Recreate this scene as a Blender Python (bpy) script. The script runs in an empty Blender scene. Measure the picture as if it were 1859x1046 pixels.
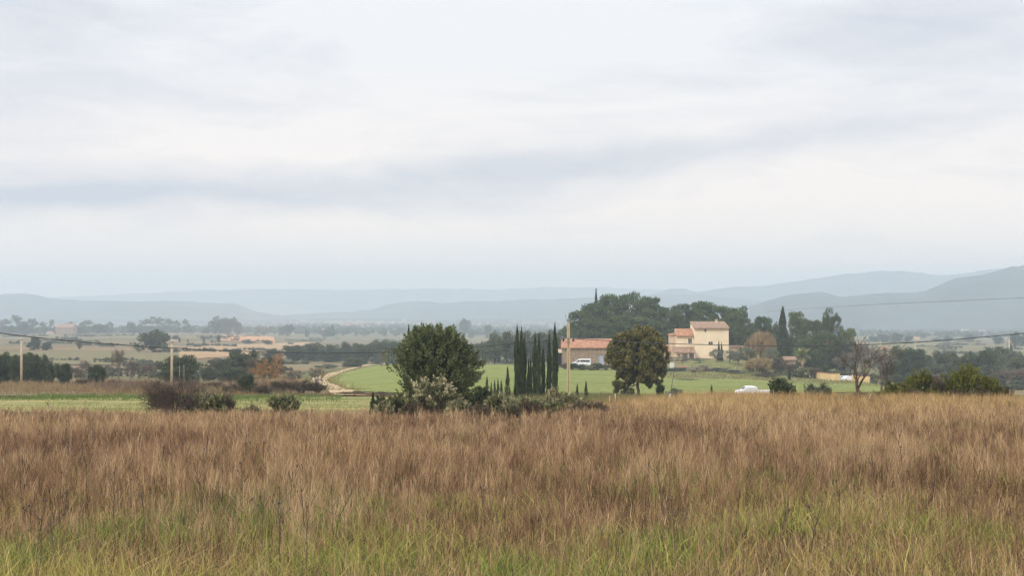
import bpy, math, random
import numpy as np
from mathutils import Vector
R = math.radians
S = bpy.context.scene
COL = S.collection
# ------------------------------------------------------------------ camera
F = 2582.0; HOR = 545.0; CX = 929.5; CZ = 3.0      # focal length in photo pixels, eye-level row
cam = bpy.data.cameras.new('camera'); co = bpy.data.objects.new('camera', cam); COL.objects.link(co)
co.location = (0, 0, CZ); co.rotation_euler = (R(90), 0, 0)
cam.sensor_width = 36; cam.lens = 36*F/1859; cam.shift_y = (HOR-523)/1859
cam.clip_start = 0.1; cam.clip_end = 40000
S.camera = co
S.view_settings.view_transform = 'Standard'; S.view_settings.look = 'None'
S.view_settings.gamma = 1; S.view_settings.exposure = 0.0
S.cycles.max_bounces = 10; S.cycles.diffuse_bounces = 3; S.cycles.volume_bounces = 8
S.cycles.transmission_bounces = 3; S.cycles.glossy_bounces = 2
S.cycles.use_denoising = True; S.cycles.denoiser = 'OPENIMAGEDENOISE'
S.cycles.denoising_input_passes = 'RGB_ALBEDO_NORMAL'; S.cycles.denoising_prefilter = 'FAST'; S.cycles.use_adaptive_sampling = False
# ------------------------------------------------------------------ world: thin overcast over a Nishita sky
SUN_EL, SUN_AZ = 38, 222         # azimuth from +Y clockwise: behind and to the left
W = bpy.data.worlds.new('World'); S.world = W; W.use_nodes = True
wn, wl = W.node_tree.nodes, W.node_tree.links; wn.clear()
def N(t, **k):
    n = wn.new(t)
    for a, b in k.items(): setattr(n, a, b)
    return n
def M_(op, a, b=None, c=None, clamp=False):
    n = wn.new('ShaderNodeMath'); n.operation = op; n.use_clamp = clamp
    for i, v in enumerate((a, b, c)):
        if v is None: continue
        if isinstance(v, (int, float)): n.inputs[i].default_value = v
        else: wl.new(v, n.inputs[i])
    return n.outputs[0]
tc = N('ShaderNodeTexCoord'); sp = N('ShaderNodeSeparateXYZ'); wl.new(tc.outputs['Generated'], sp.inputs[0])
az = M_('ARCTAN2', sp.outputs[0], sp.outputs[1]); el = M_('ARCSINE', sp.outputs[2])
def noise(sx, sy, off, scale, detail=5, rough=.55, dist=0.0):
    c = N('ShaderNodeCombineXYZ')
    wl.new(M_('MULTIPLY', az, sx), c.inputs[0]); wl.new(M_('MULTIPLY', el, sy), c.inputs[1]); c.inputs[2].default_value = off
    t = N('ShaderNodeTexNoise'); wl.new(c.outputs[0], t.inputs['Vector'])
    t.inputs['Scale'].default_value = scale; t.inputs['Detail'].default_value = detail
    t.inputs['Roughness'].default_value = rough; t.inputs['Distortion'].default_value = dist
    return t.outputs['Fac']
n_warp = noise(1.2, 4, 3.1, 3.0, 3)
elw = M_('ADD', el, M_('MULTIPLY', M_('SUBTRACT', n_warp, .5), .05))
def band(c0, slope, width, amp, azc=None, azw=None):
    ctr = M_('ADD', M_('MULTIPLY', az, slope), c0)
    d = M_('DIVIDE', M_('SUBTRACT', elw, ctr), width)
    g = M_('EXPONENT', M_('MULTIPLY', M_('MULTIPLY', d, d), -1.0))
    if azc is not None:
        e = M_('DIVIDE', M_('SUBTRACT', az, azc), azw)
        g = M_('MULTIPLY', g, M_('EXPONENT', M_('MULTIPLY', M_('MULTIPLY', e, e), -1.0)))
    return M_('MULTIPLY', g, amp)
BANDS = [(.076, .02, .012, .85, -.27, .20), (.096, .07, .011, .66, .04, .20), (.100, .03, .010, .30, -.30, .16), (.135, .00, .020, .34, -.36, .12),
         (.165, .10, .03, .34, .34, .16), (.20, 0, .025, .34, -.38, .18), (.120, .04, .016, -.36, -.12, .14), (.19, 0, .04, -.45, -.04, .18),
         (.06, 0, .03, -.30, .22, .22), (.045, 0, .02, -.12, -.2, .2)]
dark = M_('MULTIPLY', M_('SUBTRACT', noise(2.6, 9, 0.0, 2.0, 7, .55, .8), .44), 1.5)
dark = M_('ADD', dark, M_('MULTIPLY', M_('SUBTRACT', noise(4.0, 14, 7.0, 4.0, 6, .6, .6), .5), .55))
dark = M_('ADD', dark, .14)
for b in BANDS: dark = M_('ADD', dark, band(*b))
lowmask = M_('MULTIPLY', M_('SUBTRACT', el, .012), 22.0, clamp=True)
dark = M_('MULTIPLY', M_('MINIMUM', M_('MAXIMUM', dark, 0.0), 1.0), lowmask)
def rgb(c):
    n = N('ShaderNodeRGB'); n.outputs[0].default_value = (*c, 1); return n.outputs[0]
def mixc(f, a, b):
    n = N('ShaderNodeMix', data_type='RGBA'); n.clamp_factor = True
    if isinstance(f, (int, float)): n.inputs[0].default_value = f
    else: wl.new(f, n.inputs[0])
    wl.new(a, n.inputs[6]); wl.new(b, n.inputs[7]); return n.outputs[2]
warm = M_('SUBTRACT', 1.0, M_('MULTIPLY', el, 6.0), clamp=True)
lightc = mixc(warm, rgb((.97, .965, .985)), rgb((1.30, 1.10, .96)))
cloud = mixc(dark, lightc, rgb((.63, .67, .76)))
# a uniform overcast is brighter overhead than at the horizon
zen = M_('MULTIPLY_ADD', M_('MULTIPLY', M_('SUBTRACT', sp.outputs[2], .24), 2.0, clamp=True), .75, 1.0)
sky = N('ShaderNodeTexSky', sky_type='NISHITA'); sky.sun_disc = False
sky.sun_elevation = R(SUN_EL); sky.sun_rotation = R(SUN_AZ); sky.air_density = 1.5; sky.dust_density = 3
bg1 = N('ShaderNodeBackground'); wl.new(sky.outputs[0], bg1.inputs[0]); bg1.inputs[1].default_value = .12
bg2 = N('ShaderNodeBackground'); hi = M_('MULTIPLY', M_('SUBTRACT', sp.outputs[2], .26), 3.0, clamp=True)
mlt = N('ShaderNodeMix', data_type='RGBA', blend_type='MULTIPLY'); mlt.inputs[0].default_value = 1
wl.new(cloud, mlt.inputs[6]); wl.new(mixc(hi, rgb((1, 1, 1)), rgb((1.05, 1.06, 1.09))), mlt.inputs[7]); wl.new(mlt.outputs[2], bg2.inputs[0]); wl.new(zen, bg2.inputs[1])
mx = N('ShaderNodeMixShader'); mx.inputs[0].default_value = .94
wl.new(bg1.outputs[0], mx.inputs[1]); wl.new(bg2.outputs[0], mx.inputs[2])
wo = N('ShaderNodeOutputWorld'); wl.new(mx.outputs[0], wo.inputs[0])
sl = bpy.data.lights.new('sun', 'SUN'); sl.energy = 1.9; sl.angle = R(14); sl.color = (1, .93, .82)
so = bpy.data.objects.new('sun', sl); COL.objects.link(so)
sd = Vector((math.sin(R(SUN_AZ))*math.cos(R(SUN_EL)), math.cos(R(SUN_AZ))*math.cos(R(SUN_EL)), math.sin(R(SUN_EL))))
so.rotation_euler = sd.to_track_quat('Z', 'Y').to_euler(); so.location = (0, 0, 60)

# ------------------------------------------------------------------ helpers
def tag(o, label=None, cat=None, group=None, kind=None):
    if label: o['label'] = label
    if cat: o['category'] = cat
    if group: o['group'] = group
    if kind: o['kind'] = kind
    return o
def empty(name, loc, rz=0, label=None, cat=None, group=None, scale=None):
    o = bpy.data.objects.new(name, None); COL.objects.link(o); o.location = loc; o.rotation_euler = (0, 0, rz)
    if scale is not None: o.scale = scale
    return tag(o, label, cat, group)
def mesh(name, V, faces, mat=None, attrs=None, smooth=False):
    """faces: list of index arrays (n,k); attrs: dict name -> per-vertex float or rgb"""
    me = bpy.data.meshes.new(name); V = np.asarray(V, np.float32)
    me.vertices.add(len(V)); me.vertices.foreach_set('co', V.ravel())
    faces = [np.asarray(f, np.int32) for f in faces if len(f)]
    nl = sum(f.size for f in faces); nf = sum(len(f) for f in faces)
    me.loops.add(nl); me.polygons.add(nf)
    me.loops.foreach_set('vertex_index', np.concatenate([f.ravel() for f in faces]))
    tot = np.concatenate([np.full(len(f), f.shape[1], np.int32) for f in faces])
    st = np.zeros(nf, np.int32); st[1:] = np.cumsum(tot)[:-1]
    me.polygons.foreach_set('loop_start', st)
    if smooth: me.polygons.foreach_set('use_smooth', np.ones(nf, bool))
    for k, a in (attrs or {}).items():
        a = np.asarray(a, np.float32)
        if a.ndim == 1:
            at = me.attributes.new(k, 'FLOAT', 'POINT'); at.data.foreach_set('value', a)
        else:
            at = me.attributes.new(k, 'FLOAT_COLOR', 'POINT')
            at.data.foreach_set('color', np.concatenate([a, np.ones((len(a), 1), np.float32)], 1).ravel())
    me.update(calc_edges=True)
    if mat: me.materials.append(mat)
    return me
def put(name, me, parent=None, loc=None):
    o = bpy.data.objects.new(name, me); COL.objects.link(o)
    if parent: o.parent = parent
    if loc is not None: o.location = loc
    return o
class MB:
    """collects shapes into one mesh"""
    def __init__(s): s.V = []; s.F = []; s.n = 0
    def add(s, V, faces):
        s.V += [tuple(v) for v in V]; s.F += [tuple(i+s.n for i in f) for f in faces]; s.n = len(s.V); return s
    def box(s, x0, x1, y0, y1, z0, z1):
        V = [(x0,y0,z0),(x1,y0,z0),(x1,y1,z0),(x0,y1,z0),(x0,y0,z1),(x1,y0,z1),(x1,y1,z1),(x0,y1,z1)]
        return s.add(V, [(0,3,2,1),(4,5,6,7),(0,1,5,4),(1,2,6,5),(2,3,7,6),(3,0,4,7)])
    def hexa(s, V): return s.add(V, [(0,3,2,1),(4,5,6,7),(0,1,5,4),(1,2,6,5),(2,3,7,6),(3,0,4,7)])
    def prism(s, prof, y0, y1, inset=0, zc=None):
        n = len(prof); cx = sum(p[0] for p in prof)/n
        V = [(x, y0, z) for x, z in prof]+[(x, y1, z) for x, z in prof]
        return s.add(V, [tuple(range(n)), tuple(range(2*n-1, n-1, -1))]+[(i, i+n, (i+1) % n+n, (i+1) % n) for i in range(n)])
    def tube(s, pts, rad, n=8, cap=True):
        pts = [Vector(p) for p in pts]
        if isinstance(rad, (int, float)): rad = [rad]*len(pts)
        base = s.n; V = []
        for i, p in enumerate(pts):
            d = (pts[min(i+1, len(pts)-1)]-pts[max(i-1, 0)]).normalized()
            a = d.cross(Vector((0, 1, 0)) if abs(d.y) < .9 else Vector((1, 0, 0))).normalized(); b = d.cross(a)
            for k in range(n):
                t = 2*math.pi*k/n; V.append(p+(a*math.cos(t)+b*math.sin(t))*rad[i])
        Fc = []
        for i in range(len(pts)-1):
            for k in range(n):
                k2 = (k+1) % n; Fc.append((i*n+k, i*n+k2, (i+1)*n+k2, (i+1)*n+k))
        if cap: Fc += [tuple(range(n-1, -1, -1)), tuple(range((len(pts)-1)*n, len(pts)*n))]
        return s.add(V, Fc)
    def build(s, name, mat, parent=None, smooth=False, bevel=0):
        me = bpy.data.meshes.new(name); me.from_pydata([tuple(v) for v in s.V], [], s.F); me.materials.append(mat)
        if smooth: me.polygons.foreach_set('use_smooth', [True]*len(me.polygons))
        o = put(name, me, parent)
        if bevel:
            m = o.modifiers.new('bevel', 'BEVEL'); m.width = bevel; m.segments = 2
        return o
# value noise
_rn = np.random.default_rng(5); _LAT = _rn.random((256, 256))
def vnoise(x, y):
    x = np.asarray(x, float); y = np.asarray(y, float)
    xi = np.floor(x).astype(int); yi = np.floor(y).astype(int); fx = x-xi; fy = y-yi
    fx = fx*fx*(3-2*fx); fy = fy*fy*(3-2*fy)
    a = _LAT[xi % 256, yi % 256]; b = _LAT[(xi+1) % 256, yi % 256]; c = _LAT[xi % 256, (yi+1) % 256]; d = _LAT[(xi+1) % 256, (yi+1) % 256]
    return (a*(1-fx)+b*fx)*(1-fy)+(c*(1-fx)+d*fx)*fy
def fbm(x, y, o=4):
    s = 0; a = .5; t = 0
    for i in range(o):
        s = s+a*vnoise(x*2**i+17*i, y*2**i+31*i); t += a; a *= .5
    return s/t
# ------------------------------------------------------------------ terrain function
UC = np.array([-1200, 0, 350, 600, 750, 900, 1050, 1200, 1300, 1500, 1700, 1859, 3000], float)
def FY(y): return y if y <= 700 else 700+(y-700)*2.0
TAB = {
 75:   [768,768,768,768,767,766,758,748,746,745,745,746,748],
 100:  [745,745,745,744,743,742,740,738,738,738,739,740,742],
 130:  [722,722,724,725,727,728,729,730,730,730,731,732,734],
 160:  [712,712,714,717,718,719,722,725,726,726,726,726,727],
 200:  [703,703,706,708,703,707,714,720,722,722,722,722,722],
 250:  [694,694,698,695,686,692,699,703,705,709,713,714,714],
 300:  [686,686,690,686,669,676,688,690,692,702,708,710,710],
 340:  [681,681,685,679,660,663,676,680,680,692,703,706,706],
 400:  [673,673,677,672,663,661,663,655,649,678,694,699,700],
 450:  [664,664,668,667,666,662,656,646,642,668,686,692,694],
 600:  [640,640,644,656,667,664,652,645,642,652,662,668,670],
 900:  [624,624,626,636,648,650,640,630,628,634,640,644,646],
 1700: [606,606,606,614,616,618,616,614,613,614,616,618,620],
 2300: [608,608,603,602,604,606,608,608,608,609,611,612,612],
 3700: [604,604,598,592,593,594,596,597,597,598,600,600,600],
 5300: [579]*13, 9500: [560]*13}
YS = np.array(sorted(TAB), float); ZT = np.array([[CZ-(r-HOR)/F*y for r in TAB[int(y)]] for y in YS])
YS = np.concatenate([[0.0], YS]); ZT = np.vstack([np.zeros(13), ZT])
def terr(x, y):
    x = np.asarray(x, float); y = np.asarray(y, float); x, y = np.broadcast_arrays(x, y)
    yc = np.clip(y, 0, 9500); u = np.clip(CX+x/np.maximum(yc, 40)*F, UC[0], UC[-1])
    iu = np.clip(np.searchsorted(UC, u)-1, 0, len(UC)-2); fu = (u-UC[iu])/(UC[iu+1]-UC[iu]); fu = fu*fu*(3-2*fu)
    iy = np.clip(np.searchsorted(YS, yc)-1, 0, len(YS)-2); fy = (yc-YS[iy])/(YS[iy+1]-YS[iy])
    def L(i): return ZT[i, iu]*(1-fu)+ZT[i, iu+1]*fu
    z = L(iy)*(1-fy)+L(iy+1)*fy
    return z+(fbm(x/9+50, y/9+50, 3)-.5)*.22*np.clip((y-5)/30, 0, 1)
def tz(x, y): return float(terr(x, y))
def PX(px, Y): return (px-CX)/F*Y
def ZR(row, Y): return CZ-(row-HOR)/F*Y
def YAT(px, row, y0=70):
    ys = np.arange(y0, 3000, 1.0); zz = terr(PX(px, ys), ys); rr = HOR+(CZ-zz)/ys*F
    i = np.argmax(rr <= row); return float(ys[i]) if rr[i] <= row else 3000.0
# ------------------------------------------------------------------ materials
def newmat(name):
    m = bpy.data.materials.new(name); m.use_nodes = True; nt = m.node_tree; nt.nodes.clear(); return m, nt.nodes, nt.links
def plain(name, c, rough=.7, metal=0.0, var=.12, scale=3.0, bump=0.0, spec=.3, c2=None, dirt=None):
    m, n, l = newmat(name)
    b = n.new('ShaderNodeBsdfPrincipled'); o = n.new('ShaderNodeOutputMaterial'); l.new(b.outputs[0], o.inputs[0])
    t = n.new('ShaderNodeTexCoord'); ns = n.new('ShaderNodeTexNoise'); l.new(t.outputs['Object'], ns.inputs['Vector'])
    ns.inputs['Scale'].default_value = scale; ns.inputs['Detail'].default_value = 5; ns.inputs['Roughness'].default_value = .65
    cr = n.new('ShaderNodeValToRGB'); l.new(ns.outputs['Fac'], cr.inputs[0])
    cb = c2 or tuple(v*(1+var) for v in c)
    cr.color_ramp.elements[0].position = .35; cr.color_ramp.elements[1].position = .65
    cr.color_ramp.elements[0].color = (*[v*(1-var) for v in c], 1); cr.color_ramp.elements[1].color = (*cb, 1)
    l.new(cr.outputs[0], b.inputs['Base Color'])
    b.inputs['Roughness'].default_value = rough; b.inputs['Metallic'].default_value = metal; b.inputs['Specular IOR Level'].default_value = spec
    if bump:
        bp = n.new('ShaderNodeBump'); bp.inputs['Strength'].default_value = bump; l.new(ns.outputs['Fac'], bp.inputs['Height']); l.new(bp.outputs[0], b.inputs['Normal'])
    return m
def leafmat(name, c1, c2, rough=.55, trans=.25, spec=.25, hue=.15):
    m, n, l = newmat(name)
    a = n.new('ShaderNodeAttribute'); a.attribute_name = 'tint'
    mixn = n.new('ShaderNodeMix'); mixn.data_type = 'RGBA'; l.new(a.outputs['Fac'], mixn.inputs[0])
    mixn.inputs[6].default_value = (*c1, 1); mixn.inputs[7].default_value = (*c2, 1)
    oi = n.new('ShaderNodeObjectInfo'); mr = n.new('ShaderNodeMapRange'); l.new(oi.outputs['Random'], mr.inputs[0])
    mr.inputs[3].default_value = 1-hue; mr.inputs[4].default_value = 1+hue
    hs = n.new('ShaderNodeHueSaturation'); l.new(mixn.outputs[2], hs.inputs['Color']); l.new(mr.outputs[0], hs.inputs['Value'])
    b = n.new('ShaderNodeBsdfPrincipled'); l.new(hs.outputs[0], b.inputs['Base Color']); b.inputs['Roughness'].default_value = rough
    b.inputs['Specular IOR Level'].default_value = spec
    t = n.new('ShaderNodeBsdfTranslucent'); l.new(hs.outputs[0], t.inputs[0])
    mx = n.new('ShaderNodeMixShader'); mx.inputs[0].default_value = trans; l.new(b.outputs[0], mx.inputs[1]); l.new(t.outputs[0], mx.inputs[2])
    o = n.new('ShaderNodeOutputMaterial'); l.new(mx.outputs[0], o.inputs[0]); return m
def colmat(name, trans=.25, rough=.7):
    m, n, l = newmat(name)
    a = n.new('ShaderNodeAttribute'); a.attribute_name = 'col'
    b = n.new('ShaderNodeBsdfPrincipled'); l.new(a.outputs['Color'], b.inputs['Base Color']); b.inputs['Roughness'].default_value = rough
    b.inputs['Specular IOR Level'].default_value = .15
    t = n.new('ShaderNodeBsdfTranslucent'); l.new(a.outputs['Color'], t.inputs[0])
    mx = n.new('ShaderNodeMixShader'); mx.inputs[0].default_value = trans; l.new(b.outputs[0], mx.inputs[1]); l.new(t.outputs[0], mx.inputs[2])
    o = n.new('ShaderNodeOutputMaterial'); l.new(mx.outputs[0], o.inputs[0]); return m
def fieldmat(name, stops, scale=(.05, .15), fine=1.2, rough=.9, bump=.4):
    """ground cover colours mixed by world-space noise, long patches across the view"""
    m, n, l = newmat(name)
    g = n.new('ShaderNodeNewGeometry'); mp = n.new('ShaderNodeMapping'); l.new(g.outputs['Position'], mp.inputs[0])
    mp.inputs['Scale'].default_value = (scale[0], scale[1], .05)
    a = n.new('ShaderNodeTexNoise'); l.new(mp.outputs[0], a.inputs['Vector']); a.inputs['Scale'].default_value = 1; a.inputs['Detail'].default_value = 6; a.inputs['Roughness'].default_value = .6
    f = n.new('ShaderNodeTexNoise'); l.new(g.outputs['Position'], f.inputs['Vector']); f.inputs['Scale'].default_value = fine; f.inputs['Detail'].default_value = 4
    ad = n.new('ShaderNodeMath'); ad.operation = 'MULTIPLY_ADD'; l.new(f.outputs['Fac'], ad.inputs[0]); ad.inputs[1].default_value = .5; l.new(a.outputs['Fac'], ad.inputs[2])
    cr = n.new('ShaderNodeValToRGB'); l.new(ad.outputs[0], cr.inputs[0])
    el_ = cr.color_ramp.elements
    while len(el_) < len(stops): el_.new(.5)
    for i, c in enumerate(stops):
        el_[i].position = .55+.4*i/(len(stops)-1); el_[i].color = (*c, 1)
    b = n.new('ShaderNodeBsdfPrincipled'); l.new(cr.outputs[0], b.inputs['Base Color']); b.inputs['Roughness'].default_value = rough; b.inputs['Specular IOR Level'].default_value = .1
    bp = n.new('ShaderNodeBump'); bp.inputs['Strength'].default_value = bump; bp.inputs['Distance'].default_value = .3; l.new(f.outputs['Fac'], bp.inputs['Height']); l.new(bp.outputs[0], b.inputs['Normal'])
    o = n.new('ShaderNodeOutputMaterial'); l.new(b.outputs[0], o.inputs[0]); return m
def farmland():
    """patchwork of small fields beyond a few hundred metres, rough pasture nearer"""
    m, n, l = newmat('farmland')
    g = n.new('ShaderNodeNewGeometry'); mp = n.new('ShaderNodeMapping'); l.new(g.outputs['Position'], mp.inputs[0])
    mp.inputs['Rotation'].default_value = (0, 0, .12); mp.inputs['Scale'].default_value = (.008, .013, 0)
    v = n.new('ShaderNodeTexVoronoi'); l.new(mp.outputs[0], v.inputs['Vector']); v.inputs['Scale'].default_value = 1; v.distance = 'MANHATTAN'
    sc = n.new('ShaderNodeSeparateColor'); l.new(v.outputs['Color'], sc.inputs[0])
    cr = n.new('ShaderNodeValToRGB'); l.new(sc.outputs[0], cr.inputs[0]); cr.color_ramp.interpolation = 'CONSTANT'
    cs = [(.12,.12,.055), (.20,.14,.08), (.085,.105,.04), (.26,.165,.08), (.12,.095,.055), (.24,.19,.10), (.10,.135,.045), (.17,.11,.065)]
    e = cr.color_ramp.elements
    while len(e) < len(cs): e.new(.5)
    for i, c in enumerate(cs): e[i].position = i/len(cs); e[i].color = (*c, 1)
    ns = n.new('ShaderNodeTexNoise'); mp2 = n.new('ShaderNodeMapping'); l.new(g.outputs['Position'], mp2.inputs[0]); mp2.inputs['Scale'].default_value = (.05, .12, .1)
    l.new(mp2.outputs[0], ns.inputs['Vector']); ns.inputs['Scale'].default_value = 1; ns.inputs['Detail'].default_value = 8; ns.inputs['Roughness'].default_value = .7
    cr2 = n.new('ShaderNodeValToRGB'); l.new(ns.outputs['Fac'], cr2.inputs[0])
    cr2.color_ramp.elements[0].position = .36; cr2.color_ramp.elements[1].position = .64
    cr2.color_ramp.elements[0].color = (.10,.095,.045,1); cr2.color_ramp.elements[1].color = (.24,.19,.095,1)
    mx = n.new('ShaderNodeMix'); mx.data_type = 'RGBA'; mx.inputs[0].default_value = .45
    l.new(cr.outputs[0], mx.inputs[6]); l.new(cr2.outputs[0], mx.inputs[7])
    b = n.new('ShaderNodeBsdfPrincipled'); l.new(mx.outputs[2], b.inputs['Base Color']); b.inputs['Roughness'].default_value = .95; b.inputs['Specular IOR Level'].default_value = .08
    bp = n.new('ShaderNodeBump'); bp.inputs['Strength'].default_value = .5; bp.inputs['Distance'].default_value = .6; l.new(ns.outputs['Fac'], bp.inputs['Height']); l.new(bp.outputs[0], b.inputs['Normal'])
    o = n.new('ShaderNodeOutputMaterial'); l.new(b.outputs[0], o.inputs[0]); return m
def tilemat(name, c):
    m, n, l = newmat(name)
    g = n.new('ShaderNodeTexCoord'); mp = n.new('ShaderNodeMapping'); l.new(g.outputs['Object'], mp.inputs[0])
    w = n.new('ShaderNodeTexWave'); w.bands_direction = 'X'; l.new(mp.outputs[0], w.inputs['Vector']); w.inputs['Scale'].default_value = 1.1; w.inputs['Distortion'].default_value = .6
    w2 = n.new('ShaderNodeTexWave'); w2.bands_direction = 'Y'; l.new(mp.outputs[0], w2.inputs['Vector']); w2.inputs['Scale'].default_value = .8; w2.inputs['Distortion'].default_value = 1.5
    ns = n.new('ShaderNodeTexNoise'); l.new(mp.outputs[0], ns.inputs['Vector']); ns.inputs['Scale'].default_value = 1.3; ns.inputs['Detail'].default_value = 8; ns.inputs['Roughness'].default_value = .75
    cr = n.new('ShaderNodeValToRGB'); l.new(ns.outputs['Fac'], cr.inputs[0]); cr.color_ramp.elements[0].position = .38; cr.color_ramp.elements[1].position = .62
    cr.color_ramp.elements[0].color = (*[v*.62 for v in c], 1); cr.color_ramp.elements[1].color = (*[min(v*1.35, .8) for v in c], 1)
    b = n.new('ShaderNodeBsdfPrincipled'); l.new(cr.outputs[0], b.inputs['Base Color']); b.inputs['Roughness'].default_value = .85
    ad = n.new('ShaderNodeMath'); ad.operation = 'ADD'; l.new(w.outputs['Fac'], ad.inputs[0]); l.new(w2.outputs['Fac'], ad.inputs[1])
    bp = n.new('ShaderNodeBump'); bp.inputs['Strength'].default_value = .8; bp.inputs['Distance'].default_value = .12; l.new(ad.outputs[0], bp.inputs['Height']); l.new(bp.outputs[0], b.inputs['Normal'])
    o = n.new('ShaderNodeOutputMaterial'); l.new(b.outputs[0], o.inputs[0]); return m

MAT = dict(
 farmland=farmland(),
 soil=fieldmat('meadow_soil', [(.05,.04,.022), (.08,.06,.032), (.07,.08,.03)], (.3, .3), 6),
 strip=fieldmat('meadow_green', [(.12,.14,.04), (.19,.20,.06), (.30,.26,.10), (.42,.31,.15)], (.06, .35), 1.5),
 green=fieldmat('young_crop', [(.075,.115,.028), (.16,.195,.045), (.235,.24,.065), (.13,.17,.038), (.28,.26,.09)], (.02, .20), .8),
 lawn=fieldmat('slope_grass', [(.14,.13,.06), (.17,.16,.065), (.20,.21,.07), (.16,.20,.06)], (.08, .2), 1.0),
 weeds=fieldmat('weed_ground', [(.13,.085,.045), (.20,.13,.07), (.17,.15,.06)], (.1, .3), 2),
 track=fieldmat('track_dirt', [(.30,.24,.13), (.50,.37,.22), (.60,.46,.29)], (.3, .3), 1.2),
 tan=fieldmat('stubble', [(.30,.19,.10), (.38,.25,.13), (.42,.29,.15)], (.02, .08), .5),
 olive=fieldmat('pasture', [(.11,.105,.05), (.19,.155,.075), (.15,.145,.06), (.24,.17,.085)], (.02, .1), .5),
 ochre=fieldmat('vine_leaves', [(.42,.19,.08), (.50,.26,.11), (.40,.27,.13)], (.03, .3), .4),
 far=plain('hill_scrub', (.055,.075,.07), .95, var=.4, scale=.006, spec=.05),
 bark=plain('bark', (.12,.09,.065), .9, var=.3, scale=6, bump=.5),
 barkp=plain('pine_bark', (.20,.14,.11), .9, var=.3, scale=3, bump=.4),
 twig=plain('twigs', (.105,.075,.055), .9, var=.3, scale=2),
 twigg=plain('grey_twigs', (.19,.155,.125), .9, var=.3, scale=1),
 twigo=plain('ochre_twigs', (.38,.22,.105), .85, var=.3, scale=1),
 willow=leafmat('willow_twigs', (.19,.125,.06), (.40,.27,.13), trans=.2),
 big=leafmat('evergreen_leaf', (.032,.050,.016), (.21,.235,.095), rough=.42, spec=.4, hue=.02),
 round=leafmat('bronze_leaf', (.070,.078,.022), (.28,.235,.068), rough=.5, hue=.02),
 oak=leafmat('holm_oak_leaf', (.028,.044,.018), (.095,.118,.045)),
 oakg=leafmat('grey_oak_leaf', (.055,.065,.035), (.13,.14,.075)),
 pine=leafmat('pine_needles', (.040,.066,.024), (.13,.175,.055)),
 pinel=leafmat('light_pine_needles', (.07,.095,.03), (.17,.20,.07)),
 cyp=leafmat('cypress_scales', (.020,.032,.014), (.085,.100,.040), trans=.1),
 cypy=leafmat('young_cypress_scales', (.03,.045,.018), (.075,.10,.035), trans=.1),
 olivel=leafmat('olive_leaf', (.10,.115,.075), (.20,.215,.14), rough=.5),
 pale=leafmat('pale_leaf', (.09,.10,.035), (.56,.50,.29), rough=.4, spec=.35, hue=.04),
 paleg=leafmat('pale_shrub_green', (.055,.075,.022), (.40,.37,.18), rough=.4, spec=.35, hue=.04),
 lime=leafmat('yellow_green_leaf', (.060,.070,.012), (.215,.215,.035), hue=.05),
 bram=leafmat('bramble_leaf', (.05,.035,.022), (.15,.11,.06), hue=.05),
 reed=leafmat('reed_leaf', (.28,.20,.10), (.50,.38,.18), hue=.05),
 pampas=leafmat('plume', (.28,.25,.16), (.48,.43,.31), hue=.05),
 palm=leafmat('palm_leaf', (.17,.20,.06), (.40,.40,.16), hue=.05),
 palmd=leafmat('dead_palm_leaf', (.36,.28,.14), (.58,.46,.24), hue=.05),
 blade=colmat('grass_blades', .14),
 cream=plain('cream_render', (.82,.67,.47), .85, var=.10, scale=.30, bump=.15),
 creamd=plain('aged_render', (.60,.46,.33), .9, var=.12, scale=.6, bump=.2),
 stone=plain('barn_stone', (.30,.215,.145), .95, var=.3, scale=1.2, bump=.7),
 pink=plain('pink_wall', (.36,.25,.19), .9, var=.15, scale=1.0, bump=.2),
 tile=tilemat('roof_tile', (.48,.225,.12)),
 tiled=tilemat('old_roof_tile', (.36,.225,.145)),
 ochrew=plain('ochre_wall', (.68,.50,.25), .85, var=.12, scale=.6, bump=.1),
 glass=plain('window_glass', (.04,.045,.05), .15, var=.1, spec=.6),
 shadefill=plain('painted_shade', (.02,.022,.03), .9, var=.3),  # near-black colour painted in place of the shade inside open sheds
 frame=plain('white_frame', (.65,.62,.56), .6, var=.05),
 bluedoor=plain('pale_blue_door', (.36,.42,.48), .6, var=.06),
 white=plain('white_paint', (.80,.81,.83), .3, var=.02, spec=.5),
 tyre=plain('tyre', (.025,.025,.027), .8, var=.1), rim=plain('steel_rim', (.45,.46,.48), .4, metal=.7, var=.05),
 lampg=plain('lamp_glass', (.7,.7,.68), .2, var=.02, spec=.6), red=plain('red_lens', (.4,.03,.02), .3, var=.05),
 concrete=plain('pole_concrete', (.50,.39,.22), .85, var=.12, scale=2.5, bump=.2),
 wood=plain('pole_wood', (.46,.37,.26), .85, var=.15, scale=3, bump=.3),
 grey=plain('galvanised', (.30,.31,.32), .5, metal=.4, var=.1), cable=plain('cable', (.045,.05,.055), .7, var=.1),
 rust=plain('rusty_sheet', (.24,.13,.08), .85, var=.25, scale=2), rock=plain('pale_rock', (.50,.42,.34), .9, var=.2, scale=4, bump=.5))

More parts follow.
